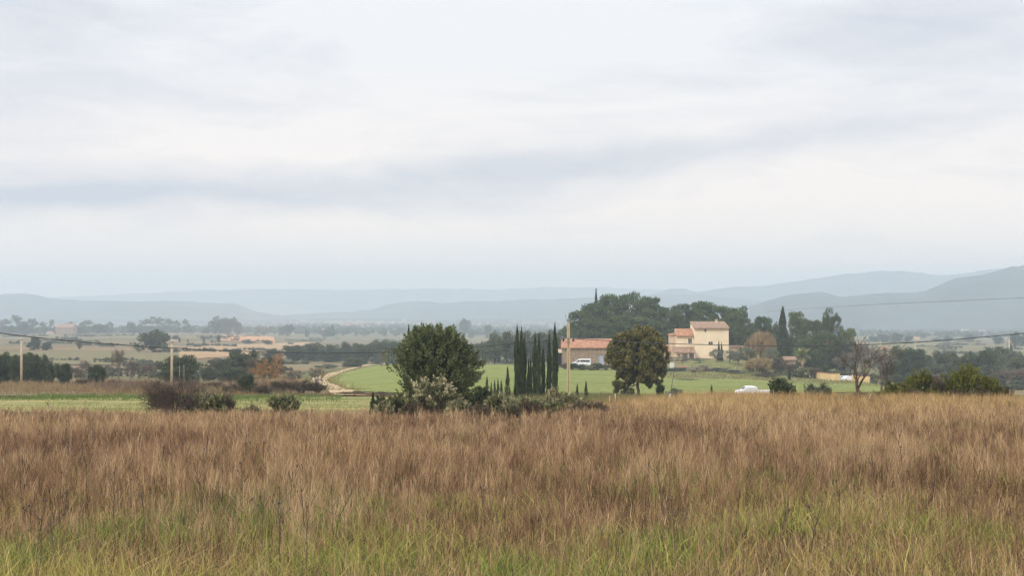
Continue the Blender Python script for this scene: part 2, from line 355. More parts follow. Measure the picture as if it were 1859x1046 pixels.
# ------------------------------------------------------------------ the ground sheet
def ground():
    ys = np.concatenate([np.linspace(-160, 0, 9)[:-1], np.arange(0, 120, 2.5), 120*(1.018**np.arange(0, 245))]); ys = ys[ys < 9400]
    t = np.linspace(-1, 1, 261); t = np.sign(t)*np.abs(t)**1.25
    X = t[None, :]*(160+np.maximum(ys, 0)[:, None]*.66); Y = np.repeat(ys[:, None], len(t), 1)
    Z = terr(X, Y); V = np.stack([X, Y, Z], -1).reshape(-1, 3)
    n, m = Y.shape; i = (np.arange(n-1)[:, None]*m+np.arange(m-1)[None, :]).ravel()
    o = put('ground', mesh('ground', V, [np.stack([i, i+1, i+m+1, i+m], 1)], MAT['farmland'], smooth=True))
    tag(o, kind='structure')
ground()
def loft(name, near, far, mat, off=.12, n=60, k=26, label=None, cat=None, kind='structure'):
    """a sheet of ground cover between a near and a far boundary, both given as (photo column, row)"""
    def line(L):
        if len(L[0]) == 2: P = [(PX(p, YAT(p, r)), YAT(p, r)) for p, r in L]
        else: P = [(PX(p, FY(y)), FY(y)) for p, _, y in L]
        P = np.array(P); s = np.linspace(0, len(P)-1, n); i = np.arange(len(P))
        return np.stack([np.interp(s, i, P[:, 0]), np.interp(s, i, P[:, 1])], 1)
    A, B = line(near), line(far); t = np.linspace(0, 1, k)[:, None, None]
    G = A[None]*(1-t)+B[None]*t
    w = np.sin(np.pi*np.linspace(0, 1, n))[None, :]
    X, Y = G[..., 0], G[..., 1]
    Z = terr(X, Y)+off; V = np.stack([X, Y, Z], -1).reshape(-1, 3)
    i = (np.arange(k-1)[:, None]*n+np.arange(n-1)[None, :]).ravel()
    o = put(name, mesh(name, V, [np.stack([i, i+1, i+n+1, i+n], 1)], MAT[mat], smooth=True)); tag(o, label, cat, kind=kind); return o
def sheet(name, x0f, x1f, y0, y1, mat, off=.1, n=90, k=40):
    ys = np.linspace(y0, y1, k); t = np.linspace(0, 1, n)
    X = np.array([[x0f(y)*(1-a)+x1f(y)*a for a in t] for y in ys]); Y = np.repeat(ys[:, None], n, 1)
    V = np.stack([X, Y, terr(X, Y)+off], -1).reshape(-1, 3)
    i = (np.arange(k-1)[:, None]*n+np.arange(n-1)[None, :]).ravel()
    o = put(name, mesh(name, V, [np.stack([i, i+1, i+n+1, i+n], 1)], MAT[mat], smooth=True)); tag(o, kind='structure')
sheet('meadow', lambda y: -40-.6*max(y, 0), lambda y: 40+.6*max(y, 0), -30, 79, 'soil', .03, 80, 60)
loft('grass_strip', [(-400,0,80),(0,0,80),(300,0,80),(700,0,80),(900,0,80)], [(-400,0,126),(0,0,122),(300,0,130),(700,0,140),(900,0,140)], 'strip', .08)
loft('weed_strip', [(-400,0,132),(0,0,132),(200,0,134),(270,0,136),(420,0,140),(600,0,150),(760,0,152)], [(-400,0,240),(0,0,235),(200,0,215),(300,0,205),(430,0,185),(585,0,180),(760,0,158)], 'weeds', .1)
loft('green_field', [(603,698),(618,705),(642,712.5),(700,715.5),(850,717),(1000,719.5),(1200,718.5),(1400,716),(1500,715),(1600,714)],
     [(597,687),(618,679),(650,671),(700,662.5),(760,661.5),(900,664),(1010,669),(1110,673.5),(1200,685),(1300,691),(1440,694),(1600,700)], 'green', .14, 120, 50)
loft('grassy_slope', [(1190,686),(1300,692),(1440,695),(1600,701)], [(1200,663),(1290,655),(1440,672),(1600,690)], 'lawn', .10, 60, 20)
loft('pasture', [(-300,672),(0,668),(130,664),(230,662),(330,660)], [(-300,642),(0,640),(130,640),(230,640),(330,640)], 'olive', .16)
loft('stubble_field', [(325,655),(400,650),(480,644),(560,642)], [(325,634),(400,628),(480,624),(560,622)], 'tan', .2)
loft('vineyard', [(398,0,900),(440,0,890),(500,0,900)], [(404,0,1150),(440,0,1170),(497,0,1160)], 'ochre', .35)
loft('distant_field', [(1560,0,760),(1700,0,720),(1860,0,700),(2100,0,700)], [(1560,0,1000),(1700,0,1020),(1860,0,1000),(2100,0,1000)], 'olive', .3)
loft('distant_meadow', [(1625,682),(1640,683),(1655,684)], [(1625,668),(1640,667),(1655,668)], 'green', .3)
def ribbon(name, pts, w, mat, off, kind='structure'):
    P = np.array([(PX(p, YAT(p, r)), YAT(p, r)) for p, r in pts]); s = np.linspace(0, len(P)-1, 60); i = np.arange(len(P))
    P = np.stack([np.interp(s, i, P[:, 0]), np.interp(s, i, P[:, 1])], 1)
    for _ in range(6): P[1:-1] = (P[:-2]+P[1:-1]*2+P[2:])/4
    d = np.gradient(P, axis=0); d /= np.linalg.norm(d, axis=1)[:, None]; nrm = np.stack([-d[:, 1], d[:, 0]], 1)
    K = 7; V = []
    for j in range(K):
        q = P+nrm*(j/(K-1)-.5)*(w+.5*(fbm(s/3+j, s*0+j, 2)[:, None]-.5)); V.append(np.stack([q[:, 0], q[:, 1], terr(q[:, 0], q[:, 1])+off], 1))
    V = np.stack(V, 1).reshape(-1, 3); a = (np.arange(59)[:, None]*K+np.arange(K-1)[None, :]).ravel()
    tag(put(name, mesh(name, V, [np.stack([a, a+1, a+K+1, a+K], 1)], MAT[mat], smooth=True)), kind=kind)
ribbon('dirt_track', [(716,656),(695,660),(665,665),(630,673),(600,682),(585,688),(578,693),(584,698),(600,705),(618,712),(640,722)], 3.0, 'track', .2)
# ------------------------------------------------------------------ hills
def hill(name, pts, Y, front=420, back=500, seed=0, rough=1.0):
    pts = np.array(pts, float); px = np.arange(pts[0, 0], pts[-1, 0]+.1, 4.0)
    top = np.interp(px, pts[:, 0], pts[:, 1]); x = PX(px, Y)
    ker = np.array([1, 2, 3, 2, 1])/9; tp = np.pad(top, 2, 'edge'); top = sum(ker[i]*tp[i:i+len(top)] for i in range(5))
    zt = ZR(top, Y)+(fbm(x/70+seed, x*0+seed, 5)-.5)*9*rough
    ts = np.array([-1, -.8, -.6, -.45, -.3, -.2, -.1, -.04, 0, .1, .3, .6, 1]); V = []
    for t in ts:
        h = math.cos(t*math.pi/2)**.8 if abs(t) < 1 else 0
        yy = Y+(t*front if t < 0 else t*back)+(fbm(x/160+9+seed, x*0+t*3, 3)-.5)*140*(1-h)
        xx = x*yy/Y
        z = -62+(zt+62)*h+(fbm(x/90+seed, yy/90, 4)-.5)*16*rough*(h*(1-h)*4)
        V.append(np.stack([xx, yy, z], 1))
    n = len(px); V = np.concatenate(V); i = (np.arange(len(ts)-1)[:, None]*n+np.arange(n-1)[None, :]).ravel()
    tag(put(name, mesh(name, V, [np.stack([i, i+1, i+n+1, i+n], 1)], MAT['far'], smooth=True)), kind='structure')
hill('hill_ridge', [(-700,560),(-300,545),(-60,536),(0,534),(50,534.5),(90,541),(150,547),(300,546),(370,548),(430,552),(465,565),(500,573),(540,580)], 5000, seed=1)
hill('hill_ridge', [(480,578),(560,570),(640,566),(680,561),(700,553),(740,547),(780,547),(800,551),(860,547),(960,545),(1060,541),(1130,538),(1200,534),(1275,535),(1340,541),(1400,549),(1500,556),(1700,560)], 5300, seed=2)
hill('hill_ridge', [(-200,548),(100,540),(250,533),(380,527),(500,525),(640,527),(800,524),(900,526),(1000,521),(1100,522),(1200,526),(1300,535),(1400,548)], 8600, seed=6)
hill('hill_ridge', [(1120,560),(1160,545),(1190,531),(1215,526),(1240,523),(1262,530),(1290,527),(1330,521),(1400,518),(1470,507),(1540,497),(1600,492),(1650,493),(1700,500),(1740,498),(1800,489),(1860,486),(2000,480),(2500,500)], 6300, seed=3)
hill('mountain', [(1360,556),(1390,548),(1430,536),(1490,530),(1530,541),(1570,536),(1610,533),(1680,530),(1705,519),(1740,504),(1760,501),(1790,498),(1820,491),(1838,486),(1842,482),(1848,487),(1856,482),(1862,478),(1920,470),(2050,474),(2300,500),(2600,540)], 3500, seed=4)

# ------------------------------------------------------------------ plants: numpy builders
def rot_basis(d, rng):
    d = d/np.maximum(np.linalg.norm(d, axis=1, keepdims=True), 1e-9)
    r = rng.normal(size=d.shape); a = np.cross(d, r); a /= np.maximum(np.linalg.norm(a, axis=1, keepdims=True), 1e-9)
    return d, a, np.cross(d, a)
def leaves(C, D, L, Wd, rng, fold=.25):
    """diamond leaves: base, side, tip, side"""
    d, a, b = rot_basis(D, rng); n = len(C); L = np.broadcast_to(L, n)[:, None]*rng.uniform(.6, 1.3, (n, 1)); Wd = np.broadcast_to(Wd, n)[:, None]*rng.uniform(.7, 1.2, (n, 1))
    p0 = C-d*L*.5; p2 = C+d*L*.5; p1 = C+a*Wd*.5+b*Wd*fold-d*L*.08; p3 = C-a*Wd*.5+b*Wd*fold-d*L*.08
    V = np.stack([p0, p1, p2, p3], 1).reshape(-1, 3); i = np.arange(n)*4
    return V, np.stack([i, i+1, i+2, i+3], 1)
def sticks(P0, P1, R0, R1, n=3):
    P0 = np.asarray(P0, float); P1 = np.asarray(P1, float); m = len(P0)
    d = P1-P0; d /= np.maximum(np.linalg.norm(d, axis=1, keepdims=True), 1e-9)
    ref = np.where(np.abs(d[:, 2:3]) < .9, [[0, 0, 1.]], [[1., 0, 0]]); a = np.cross(d, ref); a /= np.linalg.norm(a, axis=1, keepdims=True); b = np.cross(d, a)
    V = []
    for P, r in ((P0, R0), (P1, R1)):
        r = np.broadcast_to(r, m)[:, None]
        for k in range(n):
            t = 2*math.pi*k/n; V.append(P+(a*math.cos(t)+b*math.sin(t))*r)
    V = np.stack(V, 1).reshape(-1, 3); o = np.arange(m)*2*n
    Fq = np.concatenate([np.stack([o+k, o+(k+1) % n, o+n+(k+1) % n, o+n+k], 1) for k in range(n)])
    return V, Fq
def limb_path(p0, p1, rng, r0, r1, k=5, wob=.08, segs=None):
    p0 = np.array(p0, float); p1 = np.array(p1, float); L = np.linalg.norm(p1-p0)
    t = np.linspace(0, 1, k+1)[:, None]; P = p0+(p1-p0)*t
    P[1:-1] += rng.normal(size=(k-1, 3))*L*wob; P[:, 2] += (np.sin(np.pi*t[:, 0])*L*.06)
    r = r0+(r1-r0)*t[:, 0]
    for i in range(k): segs.append((P[i], P[i+1]+(P[i+1]-P[i])*.04, r[i], r[i+1]))
    return P
def segmesh(name, segs, mat, n=5):
    A = np.array([s[0] for s in segs]); B = np.array([s[1] for s in segs]); V, Fq = sticks(A, B, np.array([s[2] for s in segs]), np.array([s[3] for s in segs]), n)
    return mesh(name, V, [Fq], mat, smooth=True)
def crown_mesh(name, cl, nleaf, L, Wd, rng, mat, up=.4, out=.7, rnd=.8, flat=1.0, shell=.5, tw=.6):
    """cl: clump centres with radii (n,4); leaves spread through each clump"""
    cl = np.asarray(cl, float); n = len(cl); per = np.maximum(3, (nleaf*cl[:, 3]**2/np.sum(cl[:, 3]**2)).astype(int))
    idx = np.repeat(np.arange(n), per); m = len(idx)
    v = rng.normal(size=(m, 3)); v /= np.linalg.norm(v, axis=1, keepdims=True)
    rad = rng.uniform(shell, 1.05, (m, 1))**.7; off = v*rad*cl[idx, 3:4]; off[:, 2] *= flat
    C = cl[idx, :3]+off
    D = v*out+np.array([[0, 0, up]])+rng.normal(size=(m, 3))*rnd
    V, Fq = leaves(C, D, L, Wd, rng)
    t = np.clip(rng.random(n)[idx]*tw+rng.random(m)**(2.2 if tw < .3 else 1.6)*(1-tw)*1.2, 0, 1)
    return mesh(name, V, [Fq], mat, {'tint': np.repeat(t, 4)})
def sprays(rng, O, D, L, nl, lf, lw, spreadk=.35):
    """leafy shoots: leaves set along short twigs that start at O and point along D"""
    n = len(O); D = D/np.linalg.norm(D, axis=1, keepdims=True); idx = np.repeat(np.arange(n), nl); m = len(idx)
    t = rng.random(m); Lk = (L*rng.uniform(.6, 1.3, n))[idx]
    w = rng.normal(size=(m, 3))*(.20*(1-.75*t))[:, None]*Lk[:, None]
    C = O[idx]+D[idx]*(t*Lk)[:, None]+w
    V, Fq = leaves(C, D[idx]+w*2.2+rng.normal(size=(m, 3))*spreadk, lf, lw, rng)
    tt = np.clip(rng.random(n)[idx]*.5+rng.random(m)**1.5*.5+t*.15, 0, 1); return V, Fq, np.repeat(tt, 4)
def envelope(rng, n, cz, rx, rz, rc, bottom=-.9, core=.35, power=2.4, gap=0.0):
    cl = []
    while len(cl) < n:
        v = rng.normal(size=3); v /= np.linalg.norm(v)
        if v[2] < bottom: continue
        r = rng.uniform(core, 1)**.5*(.82+.3*rng.random())
        sx = np.sign(v)*np.abs(v)**(2/power); sx /= max(1, np.linalg.norm(sx)*.93)
        cl.append((sx[0]*rx*r, sx[1]*rx*r, cz+sx[2]*rz*r, rc*rng.uniform(.65, 1.25)))
    return np.array(cl)
PROTO = {}
def broadleaf(kind, seed, mat, h=1.0, n=46, nleaf=2600, lsz=.055, rc=.13, cz=.54, rz=.40, trunkz=.2, bark='bark', up=.4, bottom=-.8, rx=.40, flat=.85, trunkr=.03, shell=.3, core=.3):
    """unit-size tree: height 1, width about 1"""
    rng = np.random.default_rng(seed); cl = envelope(rng, n, cz, rx, rz, rc, bottom, core)
    segs = []; top = np.array([rng.uniform(-.03, .03), rng.uniform(-.03, .03), trunkz+.12]); limb_path((0, 0, -.02), top, rng, trunkr, trunkr*.75, 3, .03, segs)
    for c in cl[rng.permutation(len(cl))[:14]]:
        s = top*rng.uniform(.7, 1); limb_path(s, c[:3], rng, trunkr*.5, trunkr*.12, 4, .06, segs)
    PROTO.setdefault(kind, []).append((segmesh('trunk', segs, MAT[bark], 5), crown_mesh('crown', cl, nleaf, lsz, lsz*.6, rng, MAT[mat], up, flat=flat, shell=shell)))
def pine(kind, seed, mat, nleaf=4200, low=.30, n=40, umb=.5):
    rng = np.random.default_rng(seed); cl = []
    for i in range(n):
        z = rng.uniform(low, .95); k = (z-low)/(.97-low)
        wmax = .44*math.sqrt(max(0, 1-(max(0, k-umb)/(1.04-umb))**2))*(.65+.35*min(1, k*2.5)); a = rng.uniform(0, 2*math.pi); r = wmax*math.sqrt(rng.uniform(.1, 1))
        cl.append((r*math.cos(a), r*math.sin(a), z, rng.uniform(.07, .15)))
    cl = np.array(cl); segs = []; tp = np.array([rng.uniform(-.05, .05), 0, .85]); P = limb_path((0, 0, -.02), tp, rng, .024, .008, 7, .015, segs)
    for c in cl[:26]:
        s = P[min(6, max(1, int((c[2]-.12)/.85*7)))]; limb_path(s, c[:3], rng, .009, .003, 3, .06, segs)
    PROTO.setdefault(kind, []).append((segmesh('trunk', segs, MAT['barkp'], 5), crown_mesh('crown', cl, nleaf, .042, .022, rng, MAT[mat], .55, flat=.55, shell=.3)))
def cypress(kind, seed, mat='cyp', nleaf=3200, taper=.55, ls=.035):
    rng = np.random.default_rng(seed); m = nleaf; z = rng.uniform(.015, 1, m)**.9
    prof = np.minimum(1, (z/.10)**.5)*np.clip((1-z)/(1-taper), 0, 1)**.75
    lob = 1+.09*np.sin(z*23+rng.random()*6)+.08*np.sin(z*41+2)
    a = rng.uniform(0, 2*math.pi, m); r = .5*prof*lob*np.sqrt(rng.uniform(.35, 1, m))
    r *= 1+.2*np.sin(a*3+z*9)
    C = np.stack([r*np.cos(a), r*np.sin(a), z*.97], 1); D = np.stack([np.cos(a)*.5, np.sin(a)*.5, np.full(m, 2.0)], 1)+rng.normal(size=(m, 3))*.35
    # the crown is scaled much more in z than in x: leaves are drawn wide for that
    V, Fq = leaves(C, D*np.array([[1, 1, .3]]), ls*2.2, .14, rng); V[:, 2] = np.repeat(C[:, 2], 4)+(V[:, 2]-np.repeat(C[:, 2], 4))*.8
    t = np.clip((np.sin(a*4+z*15)*.5+.5)*.4+rng.random(m)*.6, 0, 1)
    segs = [(np.array([0, 0, -.02]), np.array([0, 0, .3]), .09, .07), (np.array([0, 0, .29]), np.array([0, 0, .9]), .07, .01)]
    PROTO.setdefault(kind, []).append((segmesh('trunk', segs, MAT['bark'], 6), mesh('crown', V, [Fq], MAT[mat], {'tint': np.repeat(t, 4)})))
def branch(rng, p, d, L, r, depth, segs, up=.15, spread=.55, kids=(2, 4), rmin=.002, shrink=.72, nseg=3):
    d = d/np.linalg.norm(d)
    for s in range(nseg):
        q = p+d*L/nseg; r2 = max(rmin, r*(1-.22*(s+1)/nseg*1.2)); segs.append((p, q+d*L*.01, r, r2)); 
        if depth > 0 and s >= 1-(depth < 2):
            for _ in range(rng.integers(1, 3) if s < nseg-1 else rng.integers(*kids)):
                v = rng.normal(size=3)*spread; nd = d+v; nd[2] += up
                branch(rng, q, nd, L*shrink*rng.uniform(.7, 1.1), max(rmin, r2*.62), depth-1, segs, up, spread, kids, rmin, shrink, nseg)
        p = q; r = r2; d = d+rng.normal(size=3)*.14; d[2] += up*.4; d /= np.linalg.norm(d)
def bare(kind, seed, mat, depth=4, L=.30, r=.022, up=.12, spread=.5, stems=1, twig=.0022, lean=.15, shrink=.70, kids=(2, 4)):
    rng = np.random.default_rng(seed); segs = []
    for s in range(stems):
        a = rng.uniform(0, 6.28); branch(rng, np.array([rng.normal()*.03*(stems > 1), rng.normal()*.03*(stems > 1), -.01]), np.array([math.cos(a)*lean, math.sin(a)*lean, 1.]), L, r, depth, segs, up, spread, kids, twig, shrink)
    A = np.array([s[0] for s in segs]+[s[1] for s in segs]); hz = A[:, 2].max(); w = np.percentile(np.abs(A[:, :2]), 99)*2
    segs = [(s[0]*[1/w, 1/w, 1/hz], s[1]*[1/w, 1/w, 1/hz], s[2], s[3]) for s in segs]
    big = [s for s in segs if s[2] > r*.35]; sm = [s for s in segs if s[2] <= r*.35] or segs[-2:]
    PROTO.setdefault(kind, []).append((segmesh('trunk', big, MAT[mat], 5), segmesh('crown', sm, MAT[mat], 3)))
def shrub(kind, seed, mat, nleaf=1600, lsz=.10, n=26, rc=.2, up=.9, wd=.5, stem='bark', rnd=.6):
    rng = np.random.default_rng(seed); cl = envelope(rng, n, .42, .36, .40, rc, -.5, .2)
    segs = []
    for c in cl[:16]: limb_path((rng.normal()*.05, rng.normal()*.05, -.03), c[:3], rng, .02, .006, 3, .07, segs)
    ns = 60 if 'lime' not in kind else 120; k = rng.integers(0, len(cl), ns); v = rng.normal(size=(ns, 3)); v /= np.linalg.norm(v, axis=1, keepdims=True); v[:, 2] = np.abs(v[:, 2])*.8
    O = cl[k, :3]*[1, 1, .8]+v*.05; D = O*[1.0, 1.0, 0]+v*.35+np.array([[0, 0, .25+up*.35]])
    V1, F1, t1 = sprays(rng, O, D, .26, int(nleaf*.7/ns), lsz, lsz*wd)
    if 'pale' in mat: t1 = np.clip(t1**1.8*1.3, 0, 1)
    m = int(nleaf*.4); k = rng.integers(0, len(cl), m); v = rng.normal(size=(m, 3)); v /= np.linalg.norm(v, axis=1, keepdims=True)
    V2, F2 = leaves(cl[k, :3]+v*cl[k, 3:4]*rng.uniform(.2, .8, (m, 1)), v+[[0, 0, up]], lsz*1.2, lsz*wd*1.2, rng)
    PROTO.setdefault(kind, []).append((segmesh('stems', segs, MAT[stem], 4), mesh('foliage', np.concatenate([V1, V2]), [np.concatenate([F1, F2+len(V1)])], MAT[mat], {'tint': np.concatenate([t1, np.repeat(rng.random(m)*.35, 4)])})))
_cnt = {}
def plant(kind, name, px, top, wpx, Y, label, group=None, cat='tree', rz=None, sy=1.0, minh=.3, lean=0.0):
    """copy of a prototype, its base on the ground, its top on the given photo row at distance Y"""
    Y = FY(Y); i = _cnt.get(kind, 0); _cnt[kind] = i+1; ms = PROTO[kind][i % len(PROTO[kind])]
    x = PX(px, Y); z = tz(x, Y); h = max(minh, ZR(top, Y)-z); w = wpx/F*Y
    e = empty(name, (x, Y, z), (i*2.399) % 6.28 if rz is None else rz, label, cat, group, (w, w*sy, h))
    if lean: e.rotation_euler[1] = lean
    for m in ms: put(m.name.split('.')[0], m, e)
    return e

# prototypes
for s in range(4): broadleaf('oak', 10+s, 'oak', n=80, nleaf=7500, cz=.47, rz=.44, trunkz=.06, bottom=-1, rx=.42, core=.05)
for s in range(2): broadleaf('greyoak', 20+s, 'oakg', n=70, nleaf=6000, cz=.48, rz=.44, trunkz=.08, bottom=-1, core=.05)
for s in range(5): pine('pine', 30+s, 'pine', low=.12, umb=.40+.08*(s % 3), n=110, nleaf=14000)
for s in range(2): pine('lightpine', 40+s, 'pinel', low=.12, n=75, umb=.3, nleaf=7500)
for s in range(2): pine('tallpine', 45+s, 'pine', low=.15, n=60, umb=.12, nleaf=6000)
for s in range(3): broadleaf('poplar', 50+s, 'oakg', n=60, nleaf=5000, cz=.52, rz=.45, trunkz=.08, rx=.36, bottom=-1, core=.05)
for s in range(5): cypress('cypress', 60+s, taper=.55+.04*s)
for s in range(2): cypress('spire', 65+s, 'cypy', nleaf=900, taper=.4)
cypress('conecypress', 68, nleaf=3500, taper=.06)
for s in range(2): broadleaf('olivetree', 70+s, 'olivel', n=30, nleaf=1800, cz=.58, rz=.36, trunkz=.2, lsz=.05)
for s in range(3): bare('baretree', 80+s, 'twigg', depth=4, stems=3, L=.3, r=.02, twig=.0045)
for s in range(2): bare('bareshrub', 85+s, 'twigg', depth=3, stems=9, L=.34, r=.012, twig=.004, lean=.5, up=.1)
bare('ochretree', 88, 'twigo', depth=4, stems=3, L=.3, r=.02, twig=.0035, lean=.25)
bare('herobare', 92, 'twig', depth=5, stems=2, L=.30, r=.030, up=.22, spread=.40, twig=.0021, lean=.16, shrink=.74, kids=(1, 2))
bare('herobaresmall', 95, 'twig', depth=4, stems=2, L=.30, r=.024, up=.22, spread=.40, twig=.0026, lean=.2, shrink=.72, kids=(1, 3))
bare('bramble', 96, 'twig', depth=3, stems=26, L=.30, r=.0065, up=.02, spread=.6, twig=.0022, lean=.9, shrink=.75)
for s in range(2): shrub('paleshrub', 100+s, 'pale', nleaf=1500, lsz=.12, up=.6)
for s in range(2): shrub('palegreen', 104+s, 'paleg', nleaf=1300, lsz=.14, up=.9)
for s in range(2): shrub('greenshrub', 108+s, 'oak', nleaf=1600, lsz=.10, up=1.6, rnd=.5)
for s in range(2): shrub('greyshrub', 112+s, 'olivel', nleaf=1400, lsz=.09, up=1.2)
for s in range(3): shrub('limeshrub', 116+s, 'lime', nleaf=3800, lsz=.075, n=44, rc=.14, up=.8, wd=.6)
for s in range(3): shrub('scrub', 120+s, 'bram', nleaf=2400, lsz=.06, n=36, rc=.16, up=.9, wd=.35, stem='twig')
for s in range(2): shrub('reeds', 124+s, 'reed', nleaf=1500, lsz=.22, n=30, up=4, wd=.14, rnd=.5)
for s in range(2): shrub('pampas', 127+s, 'pampas', nleaf=900, lsz=.16, n=26, up=3, wd=.22, rnd=.7)
for s in range(2): pine('farpine', 130+s, 'pine', nleaf=4500, low=.05, n=60, umb=.35)
for s in range(3): broadleaf('faroak', 133+s, 'oak', n=36, nleaf=2600, cz=.46, rz=.42, trunkz=.05, bottom=-1, lsz=.09, rc=.17, core=.05)

for kind, L_ in PROTO.items():                       # every prototype reaches exactly unit height
    for ms in L_:
        a_ = np.empty(len(ms[1].vertices)*3, np.float32); ms[1].vertices.foreach_get('co', a_); top_ = np.percentile(a_[2::3], 99.3)
        for me in ms:
            a_ = np.empty(len(me.vertices)*3, np.float32); me.vertices.foreach_get('co', a_); a_[2::3] /= top_; me.vertices.foreach_set('co', a_); me.update()
# ------------------------------------------------------------------ foreground heroes
def hero_big():
    Y = 84; x = PX(797, Y); z = tz(x, Y); H = ZR(594, Y)-z; Wd = 160/F*Y
    rng = np.random.default_rng(7); e = empty('evergreen_tree', (x, Y, z), 0, 'big dark evergreen tree with a broad ragged crown at the edge of the dry meadow', 'tree')
    # outline: half width of the crown for a height fraction, left and right
    hz = np.array([0, .1, .29, .45, .56, .69, .82, .9, .95, 1]); lw_ = np.array([.33, .35, .37, .42, .45, .44, .39, .27, .14, .03]); rw_ = np.array([.28, .33, .39, .43, .44, .38, .25, .18, .12, .03])
    def pts(n, r0, r1, z0=0, z1=.97):
        z = rng.uniform(z0, z1, n); a = rng.uniform(0, 6.28, n); q = rng.uniform(r0, r1, n)**.6*(1+.16*np.sin(a*4+z*13)+.13*np.sin(a*5-z*31)); w = np.where(np.cos(a) < 0, np.interp(z, hz, lw_), np.interp(z, hz, rw_))
        return np.stack([q*np.cos(a)*w*Wd-.01*Wd, q*np.sin(a)*w*Wd*.95, z*H], 1), a, z
    cl, _, _ = pts(150, .05, .7, .05, .88); cl = np.concatenate([cl, rng.uniform(.3, .5, (150, 1))], 1)
    segs = []
    for k in range(5):
        b = (rng.normal()*.15, rng.normal()*.15, -.05); t = np.array([rng.normal()*.6, rng.normal()*.5, H*.4]); limb_path(b, t, rng, .11, .06, 5, .04, segs)
        for c in cl[rng.permutation(len(cl))[:14]]: limb_path(t*rng.uniform(.5, 1), c[:3], rng, .045, .012, 5, .06, segs)
    put('trunk', segmesh('trunk', segs, MAT['bark'], 6), e)
    Oq, a_, z_ = pts(1500, .35, 1.0, .02, .93); Dq = np.stack([np.cos(a_)*.55, np.sin(a_)*.55, .35+z_*.9], 1)+rng.normal(size=(1500, 3))*.28
    V1, F1, t1 = sprays(rng, Oq, Dq, .52, 26, .17, .085)
    v = rng.normal(size=(15000, 3)); v /= np.linalg.norm(v, axis=1, keepdims=True); ix = rng.integers(0, len(cl), 15000)
    V2, F2 = leaves(cl[ix, :3]+v*cl[ix, 3:4]*rng.uniform(.3, 1, (15000, 1)), v+np.array([[0, 0, .6]]), .2, .12, rng)
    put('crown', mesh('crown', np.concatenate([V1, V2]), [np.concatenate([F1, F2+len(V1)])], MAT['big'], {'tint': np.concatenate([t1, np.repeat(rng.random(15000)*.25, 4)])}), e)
def hero_round():
    Y = 150; x = PX(1158, Y); z = tz(x, Y); H = ZR(589, Y)-z; Wd = 116/F*Y
    rng = np.random.default_rng(17); e = empty('round_tree', (x, Y, z), 0, 'round bronze-green tree with a drooping crown and visible trunk in front of the barn', 'tree')
    cl = []
    for _ in range(3000):
        v = rng.normal(size=3); v /= np.linalg.norm(v); r = rng.uniform(.25, 1)**.45*(1+.10*math.sin(v[0]*5+v[2]*7+v[1]*3))
        c = np.array([v[0]*Wd*.44*r, v[1]*Wd*.42*r, H*.56+v[2]*H*.40*r])
        if c[2] < H*.22 and abs(c[0]-.04*Wd) < Wd*.06*(1+rng.random()): continue
        if c[2] < H*.40 and rng.random() < .15: continue
        cl.append((*c, rng.uniform(.22, .55)))
        if len(cl) >= 330: break
    for k in range(40): cl.append((-Wd*rng.uniform(.08, .38), rng.normal()*.6, H*rng.uniform(.06, .30), rng.uniform(.16, .32)))
    for k in range(12): cl.append((Wd*rng.uniform(.24, .40), rng.normal()*.6, H*rng.uniform(.22, .4), rng.uniform(.16, .30)))
    for k in range(40):
        a = rng.uniform(-.2, 3.35); cl.append((math.cos(a)*Wd*.47, rng.normal()*.8, H*.56+math.sin(a)*H*.41, rng.uniform(.12, .25)))
    cl = np.array(cl); segs = []
    fork = np.array([0.0, 0, H*.26]); limb_path((0.05, 0, -.05), fork, rng, .17, .14, 5, .02, segs)
    for c in cl[rng.permutation(len(cl))[:46]]: limb_path(fork+(0, 0, rng.uniform(-.6, .5)), c[:3], rng, .07, .015, 5, .05, segs)
    put('trunk', segmesh('trunk', segs, MAT['barkp'], 7), e)
    put('crown', crown_mesh('crown', cl, 60000, .28, .15, rng, MAT['round'], -.35, .6, .8, 1.1, .1), e)
hero_big(); hero_round()
plant('palegreen', 'shrub', 722, 716, 58, 73, 'low shrub with pale leaves to the left of the big evergreen tree', cat='shrub')
def hero_pale():
    Y = 73.5; x = PX(789, Y); z = tz(x, Y); H = ZR(683, Y)-z; rng = np.random.default_rng(3)
    e = empty('shrub', (x, Y, z), 0, 'tall shrub with silvery cream leaves in front of the big evergreen tree', 'shrub')
    cl = envelope(rng, 70, H*.5, 1.20, H*.42, .26, -.6, .2); cl = cl[np.hypot(cl[:, 0]/1.35, (cl[:, 2]-H*.45)/(H*.56)) < 1]
    segs = []
    for c in cl[:30]: limb_path((rng.normal()*.1, rng.normal()*.1, -.03), c[:3], rng, .03, .008, 4, .05, segs)
    put('stems', segmesh('stems', segs, MAT['bark'], 4), e)
    O = cl[rng.integers(0, len(cl), 190), :3]; Dq = np.stack([O[:, 0]*.9, O[:, 1]*.9, .25+O[:, 2]*.35], 1)+rng.normal(size=(190, 3))*.35
    V1, F1, t1 = sprays(rng, O, Dq, .42, 17, .15, .095, .6)
    m = 2600; k = rng.integers(0, len(cl), m); v = rng.normal(size=(m, 3)); v /= np.linalg.norm(v, axis=1, keepdims=True)
    V2, F2 = leaves(cl[k, :3]+v*cl[k, 3:4]*rng.uniform(0, .8, (m, 1)), v+[[0, 0, .6]], .15, .09, rng)
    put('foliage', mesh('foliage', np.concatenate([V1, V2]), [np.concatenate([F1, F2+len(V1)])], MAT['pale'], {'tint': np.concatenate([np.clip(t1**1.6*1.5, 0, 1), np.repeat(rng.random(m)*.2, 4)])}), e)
hero_pale()
